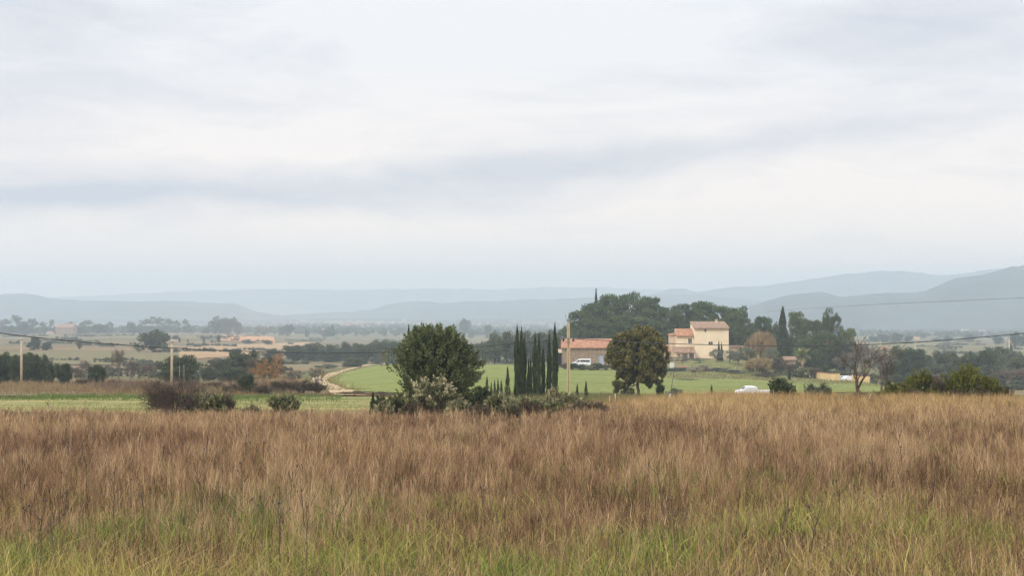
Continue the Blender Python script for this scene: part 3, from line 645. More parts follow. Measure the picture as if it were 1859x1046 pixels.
for px, top, w, Y, lab in [
 (677, 712, 12, 74, 'narrow dark conifer seedling at the left end of the scrub round the big evergreen'),
 (742, 592, 13, 96, 'thin cypress spire showing above the left side of the big evergreen tree'),
 (765, 589, 14, 98, 'thin cypress spire just left of the top of the big evergreen tree')]:
    plant('spire' if Y < 90 else 'cypress', 'cypress', px, top, w, Y, lab)
plant('greenshrub', 'shrub', 689, 720, 34, 73, 'small dark green bush beside the conifer seedling left of the big evergreen', cat='shrub')
plant('greenshrub', 'shrub', 872, 704, 54, 76, 'dark leafy bush at the right foot of the big evergreen tree', cat='shrub')
plant('paleshrub', 'shrub', 700, 728, 40, 71, 'low whitish bush at the meadow edge left of the big evergreen', cat='shrub')
# bramble thicket on the left
b = plant('bramble', 'bramble_thicket', 318, 690, 130, 78, 'large leafless brown bramble thicket at the left edge of the dry meadow', cat='bush', sy=.7, rz=0)
plant('bramble', 'bramble_thicket', 395, 712, 90, 79, 'smaller brown bramble thicket behind the pale leafy bush', cat='bush', sy=.7, rz=2)
plant('scrub', 'bush', 300, 706, 72, 79.5, 'dark brown dried bush inside the left bramble thicket', cat='bush')
plant('scrub', 'bush', 350, 716, 70, 79.5, 'low brown dried bush at the right end of the bramble thicket', cat='bush')
plant('scrub', 'bush', 405, 722, 60, 78.5, 'low dried bush at the foot of the smaller bramble thicket', cat='bush')
plant('paleshrub', 'shrub', 365, 711, 34, 77.5, 'pale leafed bush growing out of the right side of the bramble thicket', cat='shrub')
plant('palegreen', 'shrub', 394, 716, 42, 77.5, 'dull green bush just right of the bramble thicket', cat='shrub')
plant('palegreen', 'shrub', 514, 717, 62, 73, 'lone round green and cream bush in front of the pale meadow strip', cat='shrub')
plant('scrub', 'bush', 455, 735, 50, 77, 'low brown tuft of scrub between bramble thicket and lone round bush', cat='bush')
for px, top, w, Y, kind, lab in [
 (905, 716, 55, 72, 'palegreen', 'scrubby green bush below the young cypresses'),
 (942, 720, 62, 71, 'paleshrub', 'cream flowering bush under the tallest left cypress'),
 (975, 726, 50, 72, 'palegreen', 'low green bush in the middle of the cypress row foot'),
 (1003, 706, 42, 73, 'paleshrub', 'taller cream bush at the foot of the right cypress'),
 (1033, 716, 50, 73, 'paleshrub', 'cream leafed bush at the foot of the concrete pole'),
 (962, 728, 57, 70, 'scrub', 'brown scrub under the cypress row'),
 (1062, 730, 75, 70, 'scrub', 'brown scrub right of the concrete pole'),
 (1095, 732, 62, 70, 'scrub', 'russet scrub under the round tree'),
 (870, 734, 62, 69.5, 'scrub', 'brown scrub below the right flank of the big evergreen'),
 (832, 726, 50, 71, 'paleshrub', 'low cream bush right of the tall silvery shrub'),
 (750, 730, 46, 70, 'scrub', 'pinkish dry scrub below the left side of the silvery shrub'),
 (892, 722, 34, 73, 'greenshrub', 'dark green bush under the leftmost young cypress'),
 (922, 728, 40, 71, 'scrub', 'brown scrub below the tallest young cypress'),
 (1015, 730, 40, 71, 'palegreen', 'small green bush between the cream bushes near the pole')]:
    plant(kind, 'shrub', px, top, w, Y, lab, cat='shrub')
# cypress row
CY = [(939, 592, 13, 'tallest left cypress of the row beside the big evergreen'), (946, 595, 10, 'second cypress from the left, touching the tallest left one'),
      (952, 611, 9, 'third cypress from the left in the row'), (958.5, 652, 7, 'low narrow cypress between the left and middle of the row'),
      (963, 650, 8, 'low cypress just left of the middle pair'), (970.5, 604, 10, 'left one of the tall middle pair of cypresses'),
      (977.5, 606, 9, 'right one of the tall middle pair of cypresses'), (986, 630, 9, 'medium cypress right of the middle pair'),
      (996.5, 603, 11, 'second cypress from the right in the row'), (1008, 587, 13, 'tallest right cypress, last of the row beside the pole')]
for i, (px, top, w, lab) in enumerate(CY): plant('cypress', 'cypress', px, top, w*.80, 128+(i % 3)*2.5, lab, 'columnar cypresses in the row', lean=(-.014, .010, .0, .018, -.012)[i % 5])
for px, top, w, Y, lab in [(884, 683, 7, 125, 'leftmost young cypress right of the big evergreen'), (892, 694, 5, 126, 'tiny second young cypress from the left'),
      (898, 690, 6, 125, 'third young cypress from the left'), (904, 688, 6, 127, 'fourth young cypress from the left'), (910, 690, 6, 126, 'fifth young cypress from the left'),
      (921.5, 666, 9, 127, 'tallest of the young cypresses, nearest the tall row'), (1048, 697, 6, 128, 'young cypress just right of the concrete pole'),
      (1064, 692, 7, 129, 'second young cypress right of the concrete pole')]:
    plant('spire', 'cypress', px, top, w, Y, lab, 'young cypress saplings')
plant('spire', 'conifer', 1292, 699, 7, 120, 'lone dark conifer sapling left of the white pickup truck')
plant('greenshrub', 'shrub', 1198, 694, 20, 142, 'dark upright bush at the right foot of the round tree', cat='shrub')
plant('greyshrub', 'shrub', 1226, 706, 44, 140, 'low grey-green bush right of the round tree', cat='shrub')
plant('greenshrub', 'shrub', 1140, 712, 26, 146, 'dark bush hidden under the round tree left of its trunk', cat='shrub')
plant('greenshrub', 'shrub', 1422, 688, 62, 96, 'dark spiky bush to the right of the white pickup truck', cat='shrub')
plant('greyshrub', 'shrub', 1475, 698, 34, 100, 'pale grey-green bush, left one of two beside the bare tree', cat='shrub')
plant('greyshrub', 'shrub', 1496, 696, 34, 98, 'grey-green bush, right one of two beside the bare tree', cat='shrub')
plant('herobare', 'bare_tree', 1556, 612, 125, 100, 'leafless dark tree with spreading upright branches on the right of the meadow edge', rz=.6)
plant('herobaresmall', 'bare_tree', 1601, 646, 66, 102, 'smaller leafless tree right of the big bare tree', rz=2.0)
for px, top, w, Y, lab in [(1622, 692, 40, 97, 'low olive-green bush under the small bare tree'), (1672, 672, 60, 95, 'yellow-green bush in the middle of the right hand thicket'),
      (1648, 702, 50, 94, 'short dark-green bush filling the gap of the right hand thicket'), (1700, 700, 44, 94, 'short yellowish bush left of the biggest lime bush'),
      (1752, 664, 78, 94, 'big yellow-green bush, tallest of the right hand thicket'), (1790, 680, 50, 93, 'yellow-green bush leaning on the right flank of the biggest lime bush'),
      (1812, 700, 34, 93, 'last small bush at the right end of the thicket'), (1652, 684, 40, 96, 'yellow-green bush left of the middle bush of the right hand thicket'), (1600, 708, 36, 95, 'short green bush at the foot of the small bare tree')]:
    plant('limeshrub', 'shrub', px, top+3, w*.92, Y, lab, cat='shrub')
for px, top, w, Y, lab in [(1560, 712, 60, 96, 'reddish brown scrub round the foot of the big bare tree'), (1735, 706, 40, 93, 'dull brown scrub between lime bushes'), (1840, 716, 60, 96, 'brown scrub at the right edge of the photo'), (1640, 698, 34, 95, 'rusty scrub left of the middle lime bush'), (1705, 686, 34, 94, 'rusty twiggy scrub right of the middle lime bush'), (1778, 702, 44, 92, 'rusty scrub under the right flank of the biggest lime bush'), (1826, 702, 36, 93, 'rusty scrub past the last small bush of the thicket'), (1660, 706, 40, 93, 'low rusty scrub in front of the middle lime bush')]:
    plant('scrub', 'bush', px, top, w, Y, lab, cat='bush')
# ------------------------------------------------------------------ left middle distance
for px, top, w, Y, lab in [
 (-12, 646, 50, 225, 'dark holm oak cut by the left edge of the photo'), (14, 643, 42, 228, 'dark holm oak left of the leftmost pole'),
 (34, 646, 34, 222, 'dark holm oak hiding the foot of the leftmost pole'), (52, 643, 36, 230, 'dark holm oak right of the leftmost pole'),
 (74, 646, 36, 226, 'dark holm oak with the tall shoulder near the right end of the hedge'), (88, 660, 26, 220, 'shorter holm oak at the right end of the hedge'),
 (115, 661, 32, 215, 'separate dark oak between the hedge and the round oak'), (177, 664, 34, 205, 'lone round dark oak left of the leafless thicket'),
 (327, 647, 74, 235, 'wide dark oak behind the wooden pole'), (318, 668, 46, 225, 'low dark oak spreading left of the wooden pole')]:
    plant('oak', 'holm_oak', px, top, w*1.12, Y, lab, 'dark oaks along the left weed field')
for px, top, w, Y, lab in [(404, 652, 56, 300, 'grey-green tree at the left of the clump behind the ochre tree'), (440, 641, 66, 310, 'tallest dark tree of the clump behind the ochre tree'),
      (490, 650, 50, 300, 'dark tree right behind the ochre tree'), (380, 668, 40, 280, 'low grey tree next to the wide oak by the wooden pole'), (425, 668, 60, 270, 'low dark tree in front of the clump behind the ochre tree')]:
    plant('greyoak' if px in (404, 380) else 'oak', 'oak_tree', px, top, w*1.1, Y, lab)
for px, top, w, Y, lab in [(215, 636, 34, 215, 'grey leafless tree right of the lone round oak'), (240, 655, 30, 215, 'low grey leafless tree near the thin post'),
      (140, 668, 24, 215, 'small leafless tree between two dark oaks'), (270, 660, 40, 220, 'grey leafless tree left of the wide dark oak'), (155, 655, 30, 260, 'faint leafless tree behind the lone oak')]:
    plant('baretree', 'leafless_tree', px, top, w, Y, lab)
plant('ochretree', 'ochre_tree', 482, 645, 74, 160, 'bare tree with glowing orange twigs in front of the dark clump', rz=.3)
plant('baretree', 'leafless_tree', 455, 650, 44, 168, 'tall grey twiggy tree left of the orange tree')
plant('baretree', 'leafless_tree', 575, 668, 36, 190, 'leafless sapling by the bend of the dirt track')
plant('baretree', 'leafless_tree', 535, 672, 44, 180, 'low leafless tree in the brown thicket left of the track bend')
plant('oak', 'ivy_stump', 448, 680, 32, 155, 'dark ivy covered stump left of the orange tree foot', cat='tree stump')
for px, top, w, Y, lab in [(420, 698, 44, 152, 'brown thicket left of the ivy stump'), (480, 700, 50, 150, 'brown scrub at the foot of the orange tree'), (510, 692, 56, 158, 'brown scrub just right of the orange tree'),
      (545, 690, 56, 160, 'purple-brown scrub midway between orange tree and track'), (575, 694, 40, 160, 'purple-brown scrub beside the track bend'), (640, 711, 60, 152, 'dark low scrub along the ditch under the green field, left part'),
      (690, 712, 60, 152, 'dark low scrub along the ditch under the green field, right part'), (270, 692, 60, 165, 'brown scrub right of the thin post'), (385, 694, 50, 165, 'grey-brown scrub between wooden pole and ivy stump'), (240, 694, 60, 175, 'grey-brown scrub in front of the leafless trees'),
      (205, 690, 50, 190, 'brown scrub right of the lone round oak'), (150, 688, 30, 200, 'reddish scrub between the two separate oaks'), (345, 690, 50, 175, 'brown scrub right of the wooden pole foot')]:
    plant('scrub', 'bush', px, top, w*1.1, Y, lab, cat='bush')
plant('ochretree', 'orange_bush', 515, 684, 50, 200, 'low orange bush behind the brown scrub right of the orange tree', cat='bush')
# row of trees down the slope behind the track
for i, (px, top, w, lab) in enumerate([(533, 628, 40, 'first tree on the left of the wood beyond the dirt track'), (570, 624, 44, 'round tree second in the wood beyond the track'), (556, 634, 40, 'low tree between first and second of the wood beyond the track'),
      (600, 627, 36, 'third crown of the wood beyond the track'), (632, 624, 44, 'broad crown above the middle of the dirt track'), (617, 634, 40, 'low crown in the middle of the wood beyond the track'), (662, 626, 40, 'crown above the upper end of the dirt track'), (690, 619, 44, 'tallest crown of the wood, left of the big evergreen'),
      (715, 622, 40, 'crown of the wood just touching the big evergreen'), (495, 634, 36, 'small round tree at the left start of the wood'), (650, 640, 50, 'low dark crown right above the track'), (590, 642, 50, 'low dark crown above the brown scrub'), (740, 632, 40, 'crown of the wood behind the big evergreen')]):
    plant('greyoak' if i % 3 == 1 else 'oak', 'oak_tree', px, top, w*1.2, 560+(i % 3)*20, lab, 'wood beyond the dirt track')
plant('baretree', 'leafless_tree', 693, 636, 22, 340, 'small brown tree at the top end of the dirt track')
plant('greyoak', 'bush', 640, 650, 50, 430, 'olive-green bush behind the dirt track', cat='bush')
plant('greyshrub', 'bush', 594, 662, 50, 420, 'dull green bush left of the dirt track', cat='bush')
# ------------------------------------------------------------------ far left ridge
for i, (px, top, w, k, lab) in enumerate([(4, 580, 34, 'p', 'hazy pine at the left edge of the far ridge'), (30, 573, 24, 'p', 'tallest hazy pine at the left of the far ridge'), (44, 585, 24, 'o', 'hazy tree right of the tallest pine on the far ridge'), (54, 579, 14, 'p', 'narrow hazy pine in the far ridge row'),
      (63, 579, 14, 'p', 'second narrow hazy pine in the far ridge row'), (80, 585, 18, 'p', 'hazy pine left of the far ruined farmhouse'), (94, 581, 12, 'p', 'pointed hazy pine just left of the far farmhouse'), (18, 592, 30, 'o', 'low hazy tree at the left of the far ridge'),
      (127, 586, 22, 'o', 'hazy tree right behind the far farmhouse'), (160, 582, 32, 'p', 'broad hazy pine right of the far farmhouse'), (145, 592, 20, 'o', 'low hazy tree between far farmhouse and broad pine'), (180, 589, 24, 'o', 'hazy tree near the right end of the far ridge row'), (198, 585, 18, 'p', 'last hazy pine of the far ridge row'),
      (238, 586, 20, 'o', 'left end tree of the second hazy grove'), (262, 580, 30, 'p', 'hazy pine in the middle left of the second grove'), (284, 576, 34, 'p', 'tallest hazy pine of the second grove'), (304, 579, 24, 'p', 'hazy pine right of the tallest in the second grove'), (322, 582, 14, 'p', 'narrow hazy pine near the right end of the second grove'), (338, 580, 16, 'p', 'right end pine of the second hazy grove'),
      (397, 576, 32, 'o', 'left dome of the small hazy grove above the orange vineyard'), (415, 578, 28, 'o', 'right dome of the small hazy grove above the orange vineyard'), (432, 585, 14, 'o', 'little tree at the right end of the small hazy grove'), (375, 596, 14, 'o', 'tiny hazy bush left of the small grove'),
      (522, 590, 22, 'o', 'lone hazy round tree right of the orange vineyard'), (509, 595, 8, 'p', 'small hazy tree left of the lone round tree'), (557, 599, 8, 'o', 'tiny hazy tree on the far middle slope'), (590, 599, 12, 'o', 'hazy tree beside the far white house')]):
    plant('farpine' if k == 'p' else 'faroak', 'pine_tree' if k == 'p' else 'oak_tree', px, top, w*1.2, 1180 if px > 20 and px < 210 else 1230, lab, 'hazy trees on the far ridge')
for px, top, w, Y, lab in [(278, 602, 60, 640, 'dark round tree standing alone on the left fields below the hazy grove'), (63, 613, 24, 660, 'small dark tree on the left fields right of the leftmost pole'), (137, 614, 20, 850, 'faint dark tree on the left fields below the far farmhouse'),
      (144, 621, 10, 700, 'tiny dark bush on the left fields'), (85, 621, 20, 660, 'low brown bush beside the small dark tree'), (450, 618, 24, 860, 'bluish round bush in front of the orange vineyard'), (485, 618, 20, 860, 'second bluish bush in front of the orange vineyard'), (429, 633, 24, 620, 'low dark bush on the tan field'),
      (320, 609, 16, 900, 'faint round tree left of the two small far cypresses'), (845, 580, 22, 1350, 'lone hazy tree on the skyline right of the big evergreen'), (461, 634, 10, 600, 'tiny dark tree at the edge of the tan field'), (900, 600, 20, 1100, 'faint tree on the far slope between the big evergreen and the cypress row'), (886, 590, 14, 1300, 'tiny faint tree on the skyline')]:
    plant('faroak', 'oak_tree', px, top, w*1.1, Y, lab)
for px, top, w, Y, lab in [(370, 612, 4, 850, 'thin far cypress below the small hazy grove'), (397, 608, 6, 860, 'thin far cypress at the left corner of the orange vineyard'), (326, 613, 3.5, 850, 'thin far cypress right of the wooden pole'), (341, 616, 3, 850, 'tiny far cypress second from the wooden pole'),
      (604, 588, 7, 1250, 'far cypress beside the hazy white house'), (597, 594, 8, 1260, 'blurred far cypress left of the taller one'), (555, 596, 3, 1250, 'tiny far cypress on the middle skyline')]:
    plant('cypress', 'cypress', px, top, w, Y, lab)

# ------------------------------------------------------------------ farm trees
for px, top, w, Y, k, lab in [
 (1052, 566, 54, 432, 'pine', 'pine at the left end of the farm grove, above the barn roof'), (1082, 553, 60, 440, 'pine', 'pine below the tall thin cypress tip behind the barn'), (1110, 538, 66, 450, 'pine', 'tall broad pine on the left crest of the farm grove'),
 (1145, 536, 70, 452, 'pine', 'highest pine crown of the farm grove'), (1180, 543, 60, 446, 'pine', 'pine right of the highest crown, above the round tree'), (1125, 575, 70, 430, 'pine', 'lower pine in front of the grove crest behind the barn'), (1075, 580, 60, 428, 'pine', 'lower pine right behind the barn roof'),
 (1165, 578, 70, 430, 'pine', 'lower pine behind the round tree'), (1215, 560, 50, 440, 'pine', 'pine in the dip between the two crests of the grove'), (1240, 555, 54, 446, 'pine', 'pine left of the farmhouse tower top'), (1275, 550, 66, 450, 'pine', 'broad pine right behind the farmhouse tower'),
 (1205, 585, 50, 428, 'pine', 'lower pine left of the farmhouse'), (1310, 558, 50, 444, 'pine', 'pine above the right end of the farmhouse tower'), (1338, 560, 46, 438, 'pine', 'dark pine right of the farmhouse tower'), (1352, 580, 36, 430, 'pine', 'shorter dark pine beside the farmhouse'),
 (1385, 577, 40, 436, 'pine', 'pine behind the weeping tree'), (1405, 590, 34, 440, 'greyoak', 'grey tree between the weeping tree and tall cypress'), (1450, 568, 44, 425, 'lightpine', 'light green pine right of the tall cypress'),
 (1478, 584, 44, 420, 'pine', 'pine behind the palm tree'), (1502, 562, 34, 415, 'tallpine', 'tallest pointed pine above the yellow wall'), (1518, 572, 28, 412, 'tallpine', 'second pointed pine right of the tallest one above the yellow wall'), (1500, 606, 54, 405, 'pine', 'low pine behind the yellow wall'),
 (1540, 598, 36, 410, 'lightpine', 'light green rounded pine at the right end of the farm grove'), (1470, 610, 50, 408, 'pine', 'dark low pine above the palm tree'), (1530, 625, 50, 400, 'oak', 'dark oak behind the white cars'), (1435, 610, 40, 420, 'oak', 'dark oak left of the palm tree'),
 (1322, 596, 44, 436, 'oak', 'dark oak filling the gap right behind the tower'), (1250, 590, 60, 434, 'oak', 'dark oak behind the farmhouse wing'), (1060, 600, 50, 424, 'oak', 'dark oak hidden behind the barn roof'), (1380, 605, 60, 430, 'oak', 'dark oak behind the low annexe')]:
    plant(k, 'pine_tree' if 'pine' in k else 'oak_tree', px, top, w*1.2, Y, lab, 'trees round the farm')
for px, top, w, Y, lab in [(882, 618, 30, 470, 'first tree of the poplar line right of the big evergreen'), (898, 608, 34, 465, 'second tree of the poplar line'), (918, 604, 36, 462, 'poplar behind the tallest young cypress'), (938, 606, 36, 460, 'poplar behind the left cypresses'), (958, 604, 36, 455, 'poplar in the middle behind the cypress row'),
      (980, 606, 36, 452, 'poplar behind the middle pair of cypresses'), (1000, 603, 36, 450, 'poplar behind the right cypresses'), (1020, 602, 34, 446, 'last poplar of the line, left of the pole'), (867, 625, 24, 475, 'low tree at the left end of the poplar line')]:
    plant('poplar', 'poplar', px, top, w*1.5, Y, lab, 'poplar line between the big evergreen and the barn')
plant('conecypress', 'cypress', 1082, 527, 16, 462, 'thin pointed cypress tip rising above the farm grove over the barn')
plant('conecypress', 'cypress', 1421, 559, 30, 398, 'tall cone shaped cypress right of the weeping tree')
plant('conecypress', 'cypress', 1433, 664, 6, 330, 'small dark cypress on the slope left of the yellow wall')
plant('conecypress', 'cypress', 1305, 620, 7, 385, 'left one of two brownish young cypresses before the tower')
plant('conecypress', 'cypress', 1310, 622, 6, 384, 'right one of two brownish young cypresses before the tower')
for px, top, w, Y, lab in [(1302, 634, 30, 380, 'olive tree at the lower right corner of the tower'), (1325, 636, 34, 378, 'olive tree below the cream annexe'), (1357, 630, 44, 376, 'broad grey olive tree below the weeping tree'), (1340, 640, 30, 374, 'low olive tree between two bigger ones'),
      (1238, 648, 34, 384, 'olive bush under the veranda roof'), (1270, 650, 34, 378, 'olive bush at the foot of the tower'), (1215, 648, 24, 384, 'olive bush between round tree and white tank'), (1400, 632, 34, 374, 'olive tree right of the weeping tree')]:
    plant('olivetree', 'olive_tree', px, top, w*1.1, Y, lab, 'olives below the farmhouse')
for px, top, w, Y, k, lab in [(1366, 652, 36, 350, 'reeds', 'left clump of golden reeds below the weeping tree'), (1388, 650, 34, 350, 'reeds', 'right clump of golden reeds below the weeping tree'), (1262, 666, 30, 345, 'pampas', 'left clump of pale plumed grass beside the dark shed'), (1279, 661, 26, 347, 'pampas', 'right clump of pale plumed grass beside the dark shed')]:
    plant(k, 'reed_clump', px, top, w*1.1, Y, lab, cat='reeds')
for px, top, w, Y, k, lab in [(1040, 660, 26, 352, 'greenshrub', 'dark hedge bush in front of the white van nose'), (1055, 662, 28, 351, 'greenshrub', 'dark hedge bush in front of the white van wheels'), (1083, 660, 30, 352, 'greenshrub', 'dark hedge bush below the pale blue barn door'), (1026, 660, 20, 353, 'scrub', 'brown bush at the left corner of the barn'), (1100, 662, 24, 352, 'scrub', 'brown bush near the right end of the barn'),
      (1072, 664, 20, 350, 'paleshrub', 'pale green bush between the two dark hedge bushes'), (1225, 668, 40, 350, 'greyshrub', 'grey shrub left of the dark shed opening'), (1300, 668, 50, 350, 'greyshrub', 'grey-green shrub bank right of the plumed grass'), (1330, 672, 60, 345, 'greyshrub', 'long low shrub bank below the olive trees'),
      (1412, 650, 44, 366, 'scrub', 'brown thicket under the tall cone cypress'), (1440, 661, 34, 360, 'scrub', 'brown thicket left of the palm foot'), (1478, 668, 36, 352, 'scrub', 'straw coloured bush behind the yellow wall'), (1455, 668, 24, 350, 'palegreen', 'pale bush at the left end of the yellow wall'), (1492, 666, 28, 356, 'greenshrub', 'dark bush right of the palm tree'),
      (1240, 690, 60, 300, 'scrub', 'low brown growth along the field edge under the shed'), (1390, 678, 60, 335, 'scrub', 'low brown growth below the golden reeds')]:
    plant(k, 'shrub', px, top, w*1.1, Y, lab, cat='shrub')
# weeping tree
def weeping():
    Y = 380; px = 1381; x = PX(px, Y); z = tz(x, Y); H = ZR(597, Y)-z; Wd = 52/F*Y; rng = np.random.default_rng(31)
    e = empty('weeping_tree', (x, Y, z), 0, 'brown weeping tree with hanging leafless twigs beside the farmhouse', 'tree')
    P = []; m = 2300; a = rng.uniform(0, 6.28, m); r = np.sqrt(rng.uniform(0, 1, m))
    zt = H*(.97-.26*r**3)*rng.uniform(.70, 1.0, m)*(1+.10*np.sin(a*3+1)*r); r = r*(1+.13*np.sin(a*5)+.08*np.sin(a*9)); ln = rng.uniform(.14, .50, m)*H
    C = np.stack([np.cos(a)*r*Wd*.5, np.sin(a)*r*Wd*.5, zt-ln/2], 1); C[:, 2] = np.maximum(C[:, 2], H*.10+ln/2*.8)
    V, Fq = leaves(C, np.stack([np.cos(a)*.1, np.sin(a)*.1, -np.ones(m)], 1)+rng.normal(size=(m, 3))*.16, ln, .13, rng)
    segs = []; limb_path((0, 0, -.1), (0, 0, H*.5), rng, .28, .2, 4, .02, segs)
    for k in range(16):
        b = k*.4; limb_path((0, 0, H*(.35+.01*k)), (math.cos(b*2.4)*Wd*.36, math.sin(b*2.4)*Wd*.36, H*.85), rng, .12, .03, 5, .05, segs)
    put('trunk', segmesh('trunk', segs, MAT['bark'], 6), e)
    put('crown', mesh('crown', V, [Fq], MAT['willow'], {'tint': np.repeat(rng.random(m), 4)}), e)
weeping()
def palm():
    Y = 366; px = 1457; x = PX(px, Y); z = tz(x, Y); H = ZR(630, Y)-z; rng = np.random.default_rng(9)
    e = empty('palm_tree', (x, Y, z), 0, 'stocky palm tree with dead hanging fronds above the yellow wall', 'palm')
    t = MB(); hh = H*.66; t.tube([(0, 0, -.1), (.05, 0, hh*.5), (0, 0, hh)], [.42, .36, .40], 10); t.build('trunk', MAT['barkp'], e, True)
    def fronds(n, e0, e1, L, nm, mt):
        V = []; Fq = []; T = []; c = 0
        for k in range(n):
            az_ = rng.uniform(0, 6.28); el_ = rng.uniform(e0, e1); d = np.array([math.cos(az_)*math.cos(el_), math.sin(az_)*math.cos(el_), math.sin(el_)])
            p = np.array([0, 0, hh]); s = np.cross(d, [0, 0, 1.]); s /= np.linalg.norm(s)
            q = []; ll = L*rng.uniform(.8, 1.1)
            for i in range(6):
                q.append(p.copy()); p = p+d*ll/5; d = d+np.array([0, 0, -.22]); d /= np.linalg.norm(d)
            tt = rng.random()
            for i in range(5):
                for sg in (-1, 1):
                    for j in range(3):
                        b = q[i]+(q[i+1]-q[i])*(j/3); w = ll*.30*math.sin(math.pi*min(.97, (i+j/3)/5+.14)); tip = b+s*sg*w+(q[i+1]-q[i])*.9+np.array([0, 0, -.18*w])
                        V += [b, b+(q[i+1]-q[i])*.34, tip]; Fq.append((c, c+1, c+2)); T += [tt]*3; c += 3
        put(nm, mesh(nm, np.array(V), [np.array(Fq)], MAT[mt], {'tint': np.array(T)}), e)
    fronds(34, -.1, 1.35, 3.1, 'fronds', 'palm'); fronds(22, -1.3, -.4, 2.3, 'dead_fronds', 'palmd')
palm()
# right middle distance
for px, top, w, Y, k, lab in [(1565, 625, 60, 365, 'baretree', 'brown leafless wood behind the big bare tree, left part'), (1600, 632, 50, 370, 'baretree', 'brown leafless wood behind the big bare tree, right part'), (1540, 640, 44, 372, 'baretree', 'brown leafless tree behind the white cars'),
 (1640, 632, 54, 420, 'oak', 'dark oak at the left of the right hand wood'), (1668, 636, 50, 420, 'oak', 'second dark oak of the right hand wood'), (1715, 640, 56, 410, 'greyoak', 'grey tree in the middle of the right hand wood'), (1745, 648, 44, 400, 'greyoak', 'low grey tree right of the middle of the right hand wood'), (1780, 640, 60, 395, 'oak', 'dark broad oak at the right of the wood'),
 (1806, 632, 50, 470, 'oak', 'tall dark oak behind the right hand wood'), (1840, 640, 54, 440, 'greyoak', 'grey tree near the right edge of the photo'), (1800, 665, 70, 370, 'greyoak', 'low grey-brown tree mass above the biggest lime bush'), (1860, 650, 60, 380, 'greyoak', 'grey tree cut by the right edge of the photo'),
 (1700, 660, 60, 370, 'greyoak', 'low grey tree above the thicket gap'), (1675, 655, 50, 390, 'oak', 'low dark oak beside the light green patch'), (1615, 655, 40, 400, 'oak', 'low dark oak left of the light green patch'), (1740, 668, 60, 350, 'oak', 'dark low oak just above the yellow-green bushes'),
 (1830, 672, 60, 340, 'baretree', 'leafless brown tree above the right end of the thicket'), (1862, 668, 60, 340, 'baretree', 'leafless pinkish tree at the right edge'), (1700, 680, 40, 330, 'baretree', 'leafless tree between the two larger lime bushes'), (1635, 682, 30, 340, 'oak', 'small dark bush below the light green patch'), (1765, 690, 70, 320, 'greyoak', 'low grey growth behind the biggest lime bush'), (1880, 690, 90, 320, 'greyoak', 'low grey growth at the right edge')]:
    plant(k, {'oak': 'oak_tree', 'greyoak': 'grey_tree', 'baretree': 'leafless_tree'}[k], px, top, w*1.15, Y, lab)
for px, top, w, Y, lab in [(1603, 608, 24, 1050, 'hazy tree left of the far yellow building'), (1627, 605, 26, 1060, 'hazy tree nearest the far yellow building'), (1650, 611, 16, 1050, 'small hazy tree touching the far yellow building'), (1585, 611, 20, 1040, 'hazy tree above the bare tree'), (1720, 612, 20, 1080, 'small hazy tree right of the far yellow building'),
      (1842, 604, 20, 900, 'hazy tree behind the far right pole'), (1760, 608, 20, 1100, 'hazy tree under the right cable'), (1700, 614, 18, 1080, 'tiny hazy tree on the right far fields'), (1812, 612, 20, 1000, 'hazy tree left of the far right pole'), (1833, 630, 14, 700, 'small dark bush at the foot of the far right pole'), (1857, 608, 20, 950, 'hazy tree at the right edge under the cable')]:
    plant('faroak', 'oak_tree', px, top, w*1.1, Y, lab)

# ------------------------------------------------------------------ buildings
def window(par, x0, x1, z0, z1, y, name='window', glass='glass', frame='frame', bars=1):
    t = .10; f = MB(); f.box(x0, x0+t, y-.06, y+.1, z0, z1).box(x1-t, x1, y-.06, y+.1, z0, z1).box(x0+t, x1-t, y-.06, y+.1, z0, z0+t).box(x0+t, x1-t, y-.06, y+.1, z1-t, z1)
    for b_ in range(bars):
        xm = x0+(x1-x0)*(b_+1)/(bars+1); f.box(xm-.04, xm+.04, y-.05, y+.08, z0+t, z1-t)
    w = f.build(name, MAT[frame], par); g = MB(); g.box(x0+t, x1-t, y+.0, y+.04, z0+t, z1-t); g.build('pane', MAT[glass], w)
    s = MB(); s.box(x0-.12, x1+.12, y-.16, y+.02, z0-.12, z0-.003); s.build('sill', MAT[frame], w); return w
def wall_front(mb, x0, x1, z0, z1, y0, y1, holes):
    """solid block with recessed openings in its front (y0) face"""
    mb.box(x0, x1, y0+.35, y1, z0, z1)
    xs = sorted({x0, x1, *[h[0] for h in holes], *[h[1] for h in holes]}); zs = sorted({z0, z1, *[h[2] for h in holes], *[h[3] for h in holes]})
    for a, b in zip(xs, xs[1:]):
        for c, d in zip(zs, zs[1:]):
            if any(h[0] <= a and b <= h[1] and h[2] <= c and d <= h[3] for h in holes): continue
            mb.box(a, b, y0, y0+.35-.001, c, d)
